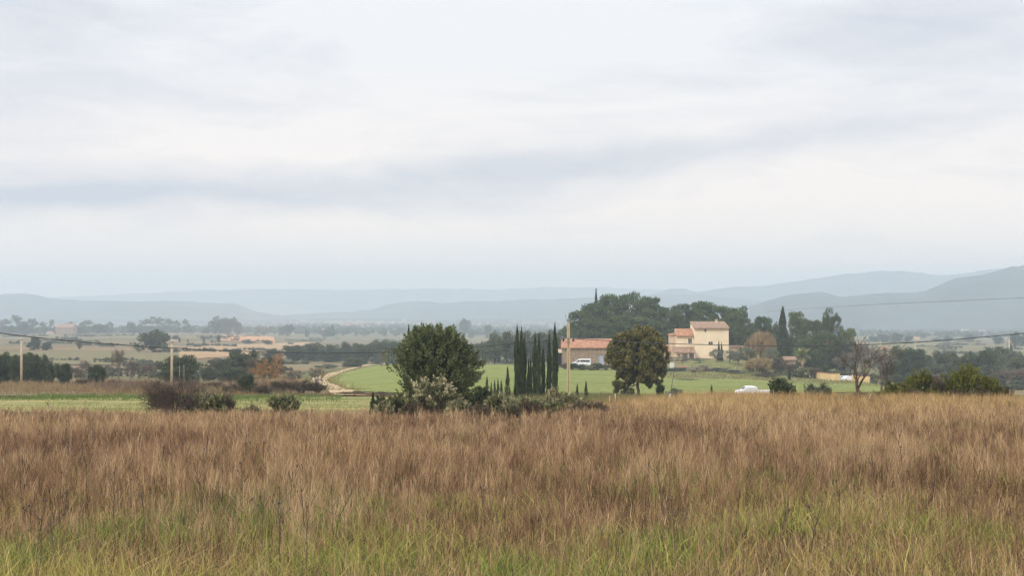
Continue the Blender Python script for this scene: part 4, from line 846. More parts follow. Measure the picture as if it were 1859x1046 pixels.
def house():
    Y = 398; k = Y/F
    x0 = PX(1272, Y); z0 = ZR(654, Y)
    e = empty('farmhouse', (x0, Y, z0), R(0), 'cream farmhouse with a square three storey tower and terracotta roofs among the pines', 'house')
    X = lambda p: (p-1272)*k
    Z = lambda r: (654-r)*k
    m = MB(); tw = [(X(1278.6), X(1282.6), Z(603.5), Z(597)), (X(1286), X(1294.5), Z(627), Z(620.5))]
    wall_front(m, X(1261), X(1323), -2.5, Z(596), 0, 9.5, tw); t = m.build('tower_wall', MAT['cream'], e)
    window(e, *tw[0], .2, bars=0); window(e, *tw[1], .2)
    r = MB(); r.hexa([(X(1259.5), -.7, Z(597)), (X(1324.5), -.7, Z(597)), (X(1324.5), 9.9, Z(586)), (X(1259.5), 9.9, Z(586)), (X(1259.5), -.7, Z(595.4)), (X(1324.5), -.7, Z(595.4)), (X(1324.5), 9.9, Z(584.6)), (X(1259.5), 9.9, Z(584.6))])
    r.build('roof', MAT['tiled'], e)
    g = MB(); g.prism([(X(1261), Z(596)), (X(1323), Z(596)), (X(1323), Z(596)+.01), (X(1261), Z(596)+.01)], .01, 9.4); 
    g = MB(); g.add([(X(1261), .02, Z(596)), (X(1261), 9.48, Z(596)), (X(1261), 9.48, Z(586.4)), (X(1261), .02, Z(595.9)), (X(1323), .02, Z(596)), (X(1323), 9.48, Z(596)), (X(1323), 9.48, Z(586.4)), (X(1323), .02, Z(595.9))],
                   [(0,1,2,3), (7,6,5,4), (1,5,6,2)]); g.build('roof_gable', MAT['cream'], e)
    w = MB(); wh = [(X(1250.5), X(1258), Z(625), Z(615))]
    wall_front(w, X(1229), X(1260.9), -2.5, Z(611), 1.6, 9, wh); w.build('wing_wall', MAT['cream'], e); window(e, *wh[0], 1.8)
    wr = MB(); wr.hexa([(X(1227.5), .9, Z(611)), (X(1263), .9, Z(611)), (X(1260.8), 6, Z(599)), (X(1231), 6, Z(599)), (X(1227.5), .9, Z(609.6)), (X(1263), .9, Z(609.6)), (X(1260.8), 6, Z(597.6)), (X(1231), 6, Z(597.6))]); wr.build('wing_roof', MAT['tile'], e)
    q = MB(); q.box(X(1231), X(1260.9), 6.02, 9, Z(611), Z(598)); q.build('wing_gable', MAT['creamd'], e)
    a = MB(); a.box(X(1220), X(1228.9), 3.5, 9, -2.5, Z(610)); a.build('side_wall', MAT['creamd'], e)
    ar = MB(); ar.hexa([(X(1218.5), 3.2, Z(611)), (X(1228.8), 3.2, Z(609)), (X(1228.8), 9, Z(607)), (X(1218.5), 9, Z(609)), (X(1218.5), 3.2, Z(609.8)), (X(1228.8), 3.2, Z(607.8)), (X(1228.8), 9, Z(605.8)), (X(1218.5), 9, Z(607.8))]); ar.build('side_roof', MAT['tile'], e)
    v = MB(); v.hexa([(X(1221), -2.2, Z(641)), (X(1260.5), -2.2, Z(641)), (X(1260.5), 1.58, Z(632)), (X(1221), 1.58, Z(632)), (X(1221), -2.2, Z(639.6)), (X(1260.5), -2.2, Z(639.6)), (X(1260.5), 1.58, Z(630.4)), (X(1221), 1.58, Z(630.4))]); v.build('veranda_roof', MAT['tiled'], e)
    for px in (1222.5, 1235, 1248, 1259.5):
        c = MB(); c.box(X(px)-.16, X(px)+.16, -2.05, -1.73, -2.5, Z(640.7)); c.build('pillar', MAT['creamd'], e)
    d = MB(); d.box(X(1253), X(1258.5), 1.45, 1.58, -1, Z(642)); dd = d.build('door', MAT['bluedoor'], e)
    h = MB(); h.box(X(1257.4), X(1257.8), 1.38, 1.45, Z(650), Z(649.3)); h.build('handle', MAT['grey'], dd)
    ch = MB(); ch.box(X(1305), X(1309), 6.5, 7.3, Z(592), Z(581.5)).box(X(1304.4), X(1309.6), 6.38, 7.42, Z(581.5)+.002, Z(580.6)); ch.build('chimney', MAT['creamd'], e)
    # lean-to with red roof at the far left
    l = MB(); l.box(X(1208), X(1219.9), 3.8, 8, -2.5, Z(640)); l.build('shed_wall', MAT['creamd'], e)
    lr = MB(); lr.hexa([(X(1206), 3.2, Z(641)), (X(1219.9), 3.2, Z(641)), (X(1219.9), 8, Z(629)), (X(1206), 8, Z(629)), (X(1206), 3.2, Z(639.6)), (X(1219.9), 3.2, Z(639.6)), (X(1219.9), 8, Z(627.6)), (X(1206), 8, Z(627.6))]); lr.build('shed_roof', MAT['tile'], e)
house()
def barn():
    Y = 392; k = Y/F; X = lambda p: (p-1065)*k; Z = lambda r: (668-r)*k
    e = empty('barn', (PX(1065, Y), Y, ZR(668, Y)), 0, 'long low stone barn with a terracotta tile roof behind the white van', 'barn')
    m = MB(); hl = [(X(1086), X(1097.5), Z(667), Z(645))]; wall_front(m, X(1020.5), X(1116), -1.5, Z(631), 0, 9, hl); m.build('wall', MAT['stone'], e)
    d = MB(); d.box(X(1086)+.02, X(1097.5)-.02, .2, .3, Z(667), Z(645)-.02); dd = d.build('door', MAT['bluedoor'], e)
    h = MB(); h.box(X(1088), X(1088.6), .1, .2, Z(656), Z(654)); h.build('handle', MAT['grey'], dd)
    r = MB(); ov = .6
    r.hexa([(X(1018), -ov, Z(632.6)), (X(1117.5), -ov, Z(632.6)), (X(1117.5), 5, Z(617.6)), (X(1021), 5, Z(617.6)), (X(1018), -ov, Z(631)), (X(1117.5), -ov, Z(631)), (X(1117.5), 5, Z(616)), (X(1021), 5, Z(616))])
    r.hexa([(X(1021), 5.001, Z(617.6)), (X(1117.5), 5.001, Z(617.6)), (X(1117.5), 10, Z(632)), (X(1018), 10, Z(632)), (X(1021), 5.001, Z(616)), (X(1117.5), 5.001, Z(616)), (X(1117.5), 10, Z(630.5)), (X(1018), 10, Z(630.5))])
    r.build('roof', MAT['tile'], e)
    g = MB()
    for px in (1020.6, 1115.9): g.add([(X(px), .01, Z(631)), (X(px), 8.99, Z(631)), (X(px), 5, Z(618))], [(0, 1, 2)])
    g.build('gable', MAT['stone'], e)
    b = MB(); b.box(X(1009), X(1020.4), 6.2, 8, -1.5, Z(640)).box(X(1009), X(1010), 1, 6.19, -1.5, Z(640)); b.build('lean_to_wall', MAT['creamd'], e)
    bi = MB(); bi.box(X(1010), X(1020.4), 5.6, 6.18, -1.5, Z(641.5)); bi.build('lean_to_shade_block', MAT['shadefill'], e)  # solid dark block, its colour stands in for shade under the lean-to
    br = MB(); br.hexa([(X(1008), .2, Z(641.2)), (X(1020.4), .2, Z(641.2)), (X(1020.4), 8.2, Z(637)), (X(1008), 8.2, Z(637)), (X(1008), .2, Z(640.2)), (X(1020.4), .2, Z(640.2)), (X(1020.4), 8.2, Z(636)), (X(1008), 8.2, Z(636))]); br.build('lean_to_roof', MAT['creamd'], e)
barn()
def simple_house(name, px0, px1, rtop, reave, rbase, Y, depth, wmat, rmat, label, cat='house', group=None, wins=(), flat=False):
    Y = FY(Y); k = Y/F; c = (px0+px1)/2; X = lambda p: (p-c)*k; Z = lambda r: (rbase-r)*k
    e = empty(name, (PX(c, Y), Y, ZR(rbase, Y)), 0, label, cat, group)
    m = MB(); hl = [(X(a), X(b_), Z(q), Z(p)) for a, b_, p, q in wins]; wall_front(m, X(px0), X(px1), -3, Z(reave), 0, depth, hl); m.build('wall', MAT[wmat], e)
    for h in hl: window(e, *h, .2, bars=0)
    o = .35; th = .22; r = MB(); a, b_ = X(px0)-o, X(px1)+o; ze, zt = Z(reave), Z(rtop)
    if flat: r.box(a, b_, -o, depth+o, ze+.002, zt)
    else:
        r.hexa([(a, -o, ze-.1), (b_, -o, ze-.1), (b_, depth/2, zt-th), (a, depth/2, zt-th), (a, -o, ze-.1+th), (b_, -o, ze-.1+th), (b_, depth/2, zt), (a, depth/2, zt)])
        r.hexa([(a, depth/2+.001, zt-th), (b_, depth/2+.001, zt-th), (b_, depth+o, ze-.1), (a, depth+o, ze-.1), (a, depth/2+.001, zt), (b_, depth/2+.001, zt), (b_, depth+o, ze-.1+th), (a, depth+o, ze-.1+th)])
        g = MB()
        for q in (X(px0)+.01, X(px1)-.01): g.add([(q, .05, ze), (q, depth-.05, ze), (q, depth/2, zt-th)], [(0, 1, 2)])
        g.build('gable', MAT[wmat], e)
    r.build('roof', MAT[rmat], e); return e
simple_house('annexe', 1326, 1343, 627, 631, 650, 406, 6, 'cream', 'tiled', 'small cream annexe right of the farmhouse tower', 'outbuilding')
simple_house('annexe', 1350, 1392, 628, 633, 656, 404, 7, 'ochrew', 'tiled', 'long ochre outbuilding half hidden behind the weeping tree', 'outbuilding', wins=((1380, 1384, 640, 650),))
simple_house('outbuilding', 1426, 1445, 648, 654, 668, 380, 6, 'pink', 'tiled', 'low pink building with a sloping terracotta roof left of the palm', 'outbuilding')
simple_house('farmhouse', 101, 133, 588, 595, 611, 1160, 14, 'stone', 'tiled', 'hazy old stone farmhouse among the pines of the far left ridge', wins=((107, 109, 599, 602), (118, 120, 599, 602), (126, 128, 599, 602)))
simple_house('farmhouse', 84, 94, 602, 605, 611, 1150, 9, 'creamd', 'tiled', 'small hazy house just left of the old farmhouse on the far ridge')
simple_house('house', 311, 323, 617, 620, 626, 860, 8, 'creamd', 'tiled', 'small pale house beside the wooden pole in the left fields')
simple_house('house', 584, 592, 597, 600, 606, 1400, 9, 'cream', 'tile', 'hazy white house with an orange roof on the far middle slope')
simple_house('house', 1661, 1670, 611, 613, 618, 1180, 9, 'ochrew', 'tiled', 'far yellow building on the right hand fields')
simple_house('house', 1593, 1602, 611, 613, 617, 1200, 9, 'creamd', 'tiled', 'far white building seen above the bare tree')
simple_house('house', 1606, 1615, 630, 633, 645, 700, 8, 'ochrew', 'tile', 'far small ochre shed left of the right hand wood')
simple_house('ruin', 514, 522, 683, 684, 694, 176, 2, 'pink', 'rust', 'tiny weathered shed in the brown thicket', 'shed') if False else None
rr = random.Random(4)
ORD = ['first', 'second', 'third', 'fourth', 'fifth', 'sixth', 'seventh', 'eighth', 'ninth', 'tenth', 'eleventh', 'twelfth', 'thirteenth', 'fourteenth']
HP = sorted(rr.uniform(610, 800) for _ in range(14))+sorted(rr.uniform(1560, 1800) for _ in range(5))
for i, px in enumerate(HP):
    Y = rr.uniform(1700, 2500); x = PX(px, FY(Y)); z = tz(x, FY(Y)); row = HOR+(CZ-z)/FY(Y)*F; k = F/FY(Y); w = rr.uniform(11, 18)*k; h = rr.uniform(5, 8)*k
    simple_house('house', px-w/2, px+w/2, row-h-2.2*k, row-h, row, Y, 9, rr.choice(['creamd', 'cream', 'stone']), rr.choice(['tile', 'tiled']), ORD[i if i < 14 else i-14]+' tiny hazy valley house from the left, '+('left of the big evergreen' if i < 14 else 'below the blue mountain'), group='hazy valley houses '+('on the left' if i < 14 else 'on the right'))
# yellow garden wall in two runs
def garden_wall(pts, label):
    Ys = [p[2] for p in pts]; e = MB(); cpm = MB(); x0, y0 = PX(pts[0][0], Ys[0]), Ys[0]
    P = [(PX(p, y)-x0, y-y0, ZR(t, y), ZR(b_, y)) for p, (t, b_), y in pts]; z00 = P[0][3]
    root = empty('garden_wall', (x0, y0, z00), 0, label, 'wall')
    for (ax, ay, at, ab), (bx, by, bt, bb) in zip(P, P[1:]):
        d = Vector((bx-ax, by-ay, 0)).normalized(); n = Vector((-d.y, d.x, 0))*.15
        def ring(o, lo_a, hi_a, lo_b, hi_b, mb):
            mb.hexa([(ax-o*n.x, ay-o*n.y, lo_a-z00), (bx-o*n.x, by-o*n.y, lo_b-z00), (bx+o*n.x, by+o*n.y, lo_b-z00), (ax+o*n.x, ay+o*n.y, lo_a-z00),
                     (ax-o*n.x, ay-o*n.y, hi_a-z00), (bx-o*n.x, by-o*n.y, hi_b-z00), (bx+o*n.x, by+o*n.y, hi_b-z00), (ax+o*n.x, ay+o*n.y, hi_a-z00)])
        ring(1, ab-1.5, at, bb-1.5, bt, e); ring(1.5, at+.003, at+.12, bt+.003, bt+.12, cpm)
    e.build('panel', MAT['ochrew'], root); cpm.build('coping', MAT['tile'], root)
garden_wall([(1450, (673, 678), 362), (1480, (676, 683), 352), (1508, (679, 690), 342), (1524, (679, 691), 338)], 'long ochre garden wall stepping down the slope under the pines')
garden_wall([(1547, (681, 692), 338), (1556, (684, 693), 340), (1579, (684, 693.5), 338)], 'short ochre garden wall right of the white cars')
# dark shed below the house
def shed():
    Y = 352; k = Y/F; X = lambda p: (p-1240)*k; Z = lambda r: (686-r)*k
    e = empty('open_shed', (PX(1240, Y), Y, ZR(686, Y)), 0, 'low open shed with rusty roof and dark opening below the farmhouse', 'shed')
    MB().box(X(1232), X(1233), 0, 3, -1, Z(669)).box(X(1248), X(1249), 0, 3, -1, Z(669)).box(X(1233), X(1248), 2.8, 3, -1, Z(669)).build('wall', MAT['pink'], e)
    MB().box(X(1233), X(1248), 2.2, 2.79, Z(682), Z(669.5)).build('shade_slab', MAT['shadefill'], e)  # dark slab before the back wall, shade of the shed put into colour
    MB().box(X(1233), X(1248), .02, .2, -1, Z(679)).build('front_panel', MAT['rust'], e)
    MB().hexa([(X(1228), -.5, Z(669)), (X(1251), -.5, Z(668)), (X(1251), 3.3, Z(667)), (X(1228), 3.3, Z(668)), (X(1228), -.5, Z(667.6)), (X(1251), -.5, Z(666.6)), (X(1251), 3.3, Z(665)), (X(1228), 3.3, Z(666))]).build('roof', MAT['rust'], e)
shed()
def tank():
    Y = 356; x = PX(1220, Y); z = tz(x, Y); e = empty('water_tank', (x, Y, ZR(670, Y)), 0, 'small white water tank left of the open shed', 'tank')
    a = MB(); a.box(-.55, .55, -.5, .5, -.3, 1.45); a.build('body', MAT['frame'], e, bevel=.08)
    b_ = MB(); b_.tube([(0, 0, 1.45), (0, 0, 1.6)], .22, 12); b_.build('lid', MAT['grey'], e)
tank()

# ------------------------------------------------------------------ vehicles
def wheel(par, x, y, r, side):
    t = MB(); t.tube([(x, y-.11, r), (x, y+.11, r)], r, 18); w = t.build('wheel', MAT['tyre'], par)
    q = MB(); ys = y+side*.115; q.tube([(x, ys-.012, r), (x, ys+.012, r)], r*.6, 14); q.build('rim', MAT['rim'], w)
def van():
    Y = 372; x = PX(1055.5, Y); z = ZR(665.8, Y); e = empty('van', (x, Y, z), R(-8), 'white van with dark side windows parked before the barn', 'van'); e.scale = (.94,)*3
    L = 5.3
    prof = [(-L/2, .35), (-L/2, .95), (-L/2+.15, 1.12), (-L/2+.95, 1.32), (-L/2+1.75, 2.02), (-L/2+2.1, 2.12), (L/2-.15, 2.14), (L/2, 1.95), (L/2, .4), (L/2-.2, .3), (-L/2+.2, .3)]
    MB().prism(prof, -.95, .95).build('body', MAT['white'], e, bevel=.06)
    MB().prism([(-L/2+1.30, 1.32), (-L/2+1.85, 1.84), (-L/2+2.25, 1.86), (-L/2+2.25, 1.30)], -.975, -.94).build('side_window', MAT['glass'], e)
    MB().prism([(-L/2+2.42, 1.30), (-L/2+2.42, 1.86), (L/2-.25, 1.88), (L/2-.25, 1.30)], -.975, -.94).build('side_window', MAT['glass'], e)
    MB().hexa([(-L/2+.98, -.82, 1.37), (-L/2+1.02, -.82, 1.34), (-L/2+1.02, .82, 1.34), (-L/2+.98, .82, 1.37), (-L/2+1.66, -.75, 1.97), (-L/2+1.72, -.75, 1.96), (-L/2+1.72, .75, 1.96), (-L/2+1.66, .75, 1.97)]).build('windscreen', MAT['glass'], e)
    for s in (-.7, .7): MB().box(-L/2-.02, -L/2+.05, s-.16, s+.16, .78, .98).build('headlight', MAT['lampg'], e)
    MB().box(-L/2-.05, -L/2+.02, -.9, .9, .36, .6).build('bumper', MAT['tyre'], e)
    for xx in (-L/2+1.0, L/2-1.1):
        for s in (-1, 1): wheel(e, xx, s*.86, .34, s)
    MB().box(-L/2+1.35, -L/2+1.5, -1.12, -.97, 1.3, 1.5).build('mirror', MAT['tyre'], e)
van()
def pickup():
    Y = 190; s_ = 62/F*Y; x = PX(1367, Y); gz = tz(x, Y); zz = ZR(717.5, Y); e = empty('pickup_truck', (x, Y, gz), R(4), 'white pickup truck with a flat load bed half hidden by the dry meadow', 'truck')
    L = s_+.1
    cab = [(-L/2, .45), (-L/2+.02, .85), (-L/2+.25, 1.0), (-L/2+.85, 1.10), (-L/2+1.25, 1.50), (-L/2+1.55, 1.56), (-.02*L+.3, 1.54), (.02*L+.33, 1.40), (.02*L+.36, .95), (.02*L+.36, .45)]
    MB().prism(cab, -.85, .85).build('cab', MAT['white'], e, bevel=.07)
    bx = .02*L+.37
    MB().box(bx, L/2, -.85, .85, .62, .70).box(bx, L/2, -.85, -.80, .70, .98).box(bx, L/2, .80, .85, .70, .98).box(L/2-.05, L/2, -.80, .80, .70, .98).build('load_bed', MAT['white'], e)
    MB().box(bx, L/2-.2, -.4, .4, .42, .61).build('chassis', MAT['tyre'], e)
    MB().prism([(-L/2+1.0, 1.12), (-L/2+1.3, 1.42), (-L/2+1.62, 1.46), (-L/2+1.62, 1.12)], -.872, -.84).build('side_window', MAT['lampg'], e)
    MB().prism([(-L/2+1.70, 1.12), (-L/2+1.70, 1.46), (.2, 1.44), (.3, 1.12)], -.872, -.84).build('side_window', MAT['lampg'], e)
    MB().hexa([(-L/2+.88, -.75, 1.14), (-L/2+.92, -.75, 1.12), (-L/2+.92, .75, 1.12), (-L/2+.88, .75, 1.14), (-L/2+1.21, -.7, 1.49), (-L/2+1.26, -.7, 1.48), (-L/2+1.26, .7, 1.48), (-L/2+1.21, .7, 1.49)]).build('windscreen', MAT['glass'], e)
    for s in (-.62, .62): MB().box(-L/2-.02, -L/2+.08, s-.15, s+.15, .70, .85).build('headlight', MAT['lampg'], e)
    MB().box(-L/2-.06, -L/2, -.8, .8, .45, .6).build('bumper', MAT['grey'], e)
    for s in (-.6, .6): MB().box(L/2-.001, L/2+.03, s-.1, s+.1, .72, .9).build('tail_light', MAT['red'], e)
    for xx in (-L/2+.75, L/2-.85):
        for s in (-1, 1): wheel(e, xx, s*.76, .32, s)
pickup()
def car(px, Y, row, w, label):
    x = PX(px, Y); e = empty('parked_car', (x, Y, ZR(row, Y)), R(w), label, 'car'); L = 3.6
    MB().prism([(-L/2, .3), (-L/2, .72), (-L/2+.7, .85), (-L/2+1.1, 1.32), (.7, 1.38), (1.35, .95), (L/2, .85), (L/2, .3)], -.78, .78).build('body', MAT['white'], e, bevel=.06)
    MB().prism([(-L/2+.95, .9), (-L/2+1.2, 1.24), (.62, 1.28), (1.1, .92)], -.80, -.77).build('side_window', MAT['glass'], e)
    for xx in (-L/2+.65, L/2-.7):
        for s in (-1, 1): wheel(e, xx, s*.72, .29, s)
    for s in (-.55, .55): MB().box(-L/2-.02, -L/2+.05, s-.14, s+.14, .55, .7).build('headlight', MAT['lampg'], e)
car(1529, 350, 693, 3, 'white car next to the right end of the long ochre wall'); car(1541, 346, 693, 190, 'white car next to the short ochre wall')

# ------------------------------------------------------------------ poles, posts and cables
def main_pole():
    Y = 138; x = PX(1032, Y); z = tz(x, Y); H = ZR(586, Y)-z; e = empty('utility_pole', (x, Y, z), 0, 'tall ochre concrete utility pole with insulators beside the cypress row', 'pole')
    m = MB(); b0, b1 = .19, .125
    for s in (-1, 1): m.hexa([(s*b0*.55-.075, -b0, -.3), (s*b0*.55+.075, -b0, -.3), (s*b0*.55+.075, b0, -.3), (s*b0*.55-.075, b0, -.3), (s*b1*.55-.06, -b1, H), (s*b1*.55+.06, -b1, H), (s*b1*.55+.06, b1, H), (s*b1*.55-.06, b1, H)])
    m.build('shaft', MAT['concrete'], e)
    w = MB(); w.hexa([(-b0*.5, -b0*.45, -.3), (b0*.5, -b0*.45, -.3), (b0*.5, b0*.45, -.3), (-b0*.5, b0*.45, -.3), (-b1*.5, -b1*.45, H-.6), (b1*.5, -b1*.45, H-.6), (b1*.5, b1*.45, H-.6), (-b1*.5, b1*.45, H-.6)]).box(-.122, .122, -.1, .1, H-.6, H+.02); w.build('web', MAT['concrete'], e)
    br = MB(); br.tube([(0, 0, H), (-.02, 0, H+.45)], .04, 6)
    br.tube([(-.32, 0, H+.62), (-.2, 0, H+.35), (.18, 0, H+.38), (.3, 0, H+.6)], .025, 6); br.tube([(0, 0, H+.4), (.02, 0, H+.75)], .025, 6)
    br.build('bracket', MAT['grey'], e)
    for px_, pz in ((-.32, .62), (.02, .75), (.3, .6)):
        i_ = MB()
        for j in range(3): i_.tube([(px_, 0, H+pz+j*.07), (px_, 0, H+pz+j*.07+.045)], [.065, .045], 8)
        i_.build('insulator', MAT['glass'], e)
    zc = ZR(614.5, Y)-z; c = MB(); c.box(-.85, .85, -.28, -.2, zc-.03, zc+.03); c.build('crossarm', MAT['grey'], e)
    for s in (-.5, .45): MB().box(s-.09, s+.09, -.34, -.16, zc-.32, zc-.04).build('junction_box', MAT['cable'], e)
    MB().box(-.16, .16, -.22, .22, zc-.42, zc-.34).build('clamp', MAT['grey'], e)
main_pole()
def post(name, px, top, Y, r, mat, label, base=None, cat='pole', group=None, cap=True, lean=0):
    x = PX(px, Y); z = tz(x, Y); H = ZR(top, Y)-z; e = empty(name, (x, Y, z), 0, label, cat, group)
    MB().tube([(0, 0, -.3), (lean*.5, 0, H*.5), (lean, 0, H)], [r, r*.9, r*.75], 10).build('shaft', MAT[mat], e, True)
    if cap: MB().tube([(lean-r*1.6, -r, H-.25), (lean+r*1.6, -r, H-.25)], r*.35, 6).build('bracket', MAT['grey'], e)
    return e
post('utility_pole', 39, 613, 205, .20, 'wood', 'pale wooden pole standing in the dark oak hedge at the left')
post('utility_pole', 312, 617, 170, .17, 'wood', 'pale wooden pole above the bramble thicket')
for px, top, Y, r, lab in [(326, 664, 172, .06, 'short wooden post just right of the wooden pole'), (334, 662, 172, .055, 'second short post right of the wooden pole'), (236, 672, 185, .08, 'thin grey post right of the lone round oak'), (1661.5, 617, 560, .14, 'pale pole at the far yellow building'), (1832, 614, 540, .24, 'pale pole on the right fields near the edge of the photo'), (1598, 618, 600, .12, 'thin faint pole above the bare tree')]:
    post('post' if Y < 200 else 'utility_pole', px, top, Y, r, ('twigg' if px in (326, 334, 236) else 'wood') if px < 400 else 'creamd', lab)
for px, top, Y, lab in [(1117, 715, 110, 'short whitish post left of the round tree foot'), (1107, 719, 112, 'low whitish stake left of the short post')]:
    post('stake', px, top, Y, .04, 'creamd', lab, cat='post', cap=False)
st = bpy.data.objects
for i, px in enumerate(np.arange(872, 936, 7.5)):
    post('fence_post', float(px), 651+(i % 3), 395, .10, 'twigg', ORD[i]+' thin pale fence post from the left below the poplar line', cat='post', group='fence posts below the poplars', cap=False)
def strut():
    Y = 120; a = Vector((PX(1232, Y), Y+3, ZR(672, Y))); b = Vector((PX(1214, Y), Y, tz(PX(1214, Y), Y)-.1)); e = empty('leaning_pole', b, 0, 'thin dark pole leaning to the right beside the round tree', 'pole')
    MB().tube([(0, 0, 0), tuple((a-b)*.5), tuple(a-b)], [.035, .03, .022], 6).build('shaft', MAT['cable'], e)
    MB().tube([(0, 0, -.05), tuple((a-b)*.28)], .05, 6).build('sleeve', MAT['frame'], e)
strut()
def cable(pts, r, label, taper=None):
    P = np.array([(PX(p, y), y, ZR(q, y)) for p, q, y in pts]); d = np.concatenate([[0], np.cumsum(np.linalg.norm(np.diff(P, axis=0), axis=1))]); s = np.linspace(0, d[-1], 70)
    Q = np.stack([np.interp(s, d, P[:, k]) for k in range(3)], 1)
    for _ in range(14): Q[1:-1] = (Q[:-2]+2*Q[1:-1]+Q[2:])/4
    o = MB().tube([tuple(q) for q in Q], r, 6).build('overhead_cable', MAT['cable'], None, True); tag(o, label, 'cable')
cable([(-900, 500, 70), (-300, 562, 80), (0, 606, 92), (100, 617.5, 97), (240, 628.5, 103), (400, 637, 111), (560, 642, 118), (700, 641, 124), (850, 633, 130), (950, 623, 134), (1031, 614.5, 138)], .034, 'thick dark cable sagging from the left edge to the concrete pole')
cable([(1033, 614.5, 138), (1080, 618, 137), (1250, 626, 130), (1450, 629, 120), (1600, 626, 112), (1700, 619.5, 107), (1800, 611.5, 103), (1859, 606, 100), (2200, 566, 88), (2700, 500, 70)], .032, 'thick dark cable sagging from the concrete pole to the right edge')
cable([(1390, 566, 400), (1500, 558, 330), (1600, 552.5, 280), (1700, 548, 240), (1800, 543.5, 205), (1859, 541, 190), (2300, 522, 120)], .022, 'thin high cable crossing the blue mountain at the right')
cable([(40, 658, 205), (100, 661, 200), (180, 664, 190), (240, 665, 183), (312, 660, 170)], .03, 'thin low wire between the two wooden poles on the left')
# rocks by the track
rg = np.random.default_rng(12)
for i, (px, row, r, lab) in enumerate([(574, 692, .7, 'pale rock beside the bend of the track'), (581, 697, .55, 'pale rock below the bend of the track'), (632, 703, .28, 'white stone on the green field near the track'), (418, 712, .3, 'small white stone in front of the brown thicket')]):
    Y = YAT(px, row); V, Fc = [], []
    import bmesh
    bm = bmesh.new(); bmesh.ops.create_icosphere(bm, subdivisions=3, radius=r)
    for v in bm.verts:
        n_ = v.co.normalized(); v.co *= .75+.5*float(fbm(n_.x*2+i*5+9, n_.y*2+n_.z*1.7+9, 3)); v.co.z *= .7
    me = bpy.data.meshes.new('rock'); bm.to_mesh(me); bm.free(); me.materials.append(MAT['rock'])
    o = put('rock', me, None, (PX(px, Y), Y, tz(PX(px, Y), Y)+r*.3)); tag(o, lab, 'rock')

# ------------------------------------------------------------------ far woods in the valley (one mass)
def far_woods():
    rng = np.random.default_rng(77); cl = []
    for _ in range(620):
        Y = 1800+3800*rng.random()**1.2; px = rng.uniform(-300, 2200); x = PX(px, Y); n = rng.integers(4, 22); a = rng.choice([.1, .1, -.25, 1.2])+rng.normal()*.06
        for j in range(n):
            xx = x+j*14*math.cos(a)+rng.normal()*6; yy = Y+j*14*math.sin(a)+rng.normal()*6; h = rng.uniform(4, 11)
            cl.append((xx, yy, tz(xx, yy)+h*.45, h*.55))
    cl = np.array(cl); me = crown_mesh('far_woods', cl, 170000, 4.0, 2.6, rng, MAT['oak'], .3, .6, .8, .9, .3)
    tag(put('far_woods', me), 'hazy hedgerows and copses spread over the far valley', 'woodland', kind='stuff')
far_woods()
def slope_scrub():
    """low growth on the slopes left of the track, below the ridge and right of the farm"""
    rng = np.random.default_rng(78); cl = []
    for (p0, p1, y0, y1, n, s) in [(-200, 520, 300, 520, 50, 1.2), (-200, 760, 640, 1150, 70, 1.9), (880, 1030, 480, 1150, 60, 2.2), (1560, 2100, 420, 680, 90, 2.0), (1560, 2100, 700, 1150, 60, 1.8), (1380, 1600, 345, 400, 20, 1.0), (1590, 2000, 300, 400, 50, 1.2)]:
        for _ in range(n):
            Y = FY(rng.uniform(y0, y1)); x = PX(rng.uniform(p0, p1), Y)
            a = rng.choice([.1, .05, -.2])
            for j in range(rng.integers(1, 16)):
                xx = x+j*s*1.2; yy = Y+j*s*a+rng.normal()*s*.5; h = s*rng.uniform(.5, 1.2); cl.append((xx, yy, tz(xx, yy)+h*.4, h*.7))
    cl = np.array(cl); me = crown_mesh('scrubland', cl, 200000, .8, .5, rng, MAT['oakg'], .5, .6, .8, .8, .3)
    tag(put('scrubland', me), 'low hazy scrub and hedge growth scattered over the middle slopes', 'scrub', kind='stuff')
slope_scrub()

# ------------------------------------------------------------------ meadow: tall dry stems, green understorey
def blades(P, H, Wd, lean, rng, bend=.35, a=None, top=.08):
    """P base (n,3); each a bent tapering strip of 5 vertices; optional start direction"""
    n = len(P); az_ = rng.uniform(0, 2*math.pi, n) if a is None else a
    d = np.stack([np.cos(az_), np.sin(az_), np.zeros(n)], 1)
    f = rng.uniform(0, math.pi, n); s = np.stack([np.cos(f), np.sin(f)*.6, np.zeros(n)], 1)*Wd[:, None]*.5
    mid = P+d*(lean*H*.35)[:, None]; mid[:, 2] += H*.55
    tip = P+d*(lean*H*(1+bend))[:, None]; tip[:, 2] += H
    V = np.stack([P-s, P+s, mid+s*.8, mid-s*.8, tip], 1).reshape(-1, 3); i = np.arange(n)*5
    return V, np.stack([i, i+1, i+2, i+3], 1), np.stack([i+3, i+2, i+4], 1)
def scatter(n, y0, y1, rng, margin=1.18, p=0.0):
    """positions with density falling as 1/Y; n in all"""
    Y = rng.uniform(y0, y1, n) if p == 0 else y0+(y1-y0)*rng.random(n)**p
    X = rng.uniform(-1, 1, n)*(Y*.36*margin+3); return X, Y
def patches(X, Y):
    return fbm(X/5+3, Y/9+3, 4), fbm(X/2.2+90, Y/3.5+40, 3), fbm(X/14+60, Y/20+70, 3)
def lerp(a, b, t): return np.array(a)[None]*(1-t[:, None])+np.array(b)[None]*t[:, None]
def colour(n, rng, stops, t):
    t = np.clip(t, 0, .999)*(len(stops)-1); i = t.astype(int); f = (t-i)[:, None]; S_ = np.array(stops); c = S_[i]*(1-f)+S_[i+1]*f
    return np.clip(c*rng.uniform(.72, 1.28, (n, 1)), 0, .8)
BR = [(.075,.040,.024), (.195,.108,.062), (.335,.200,.112), (.52,.36,.20)]
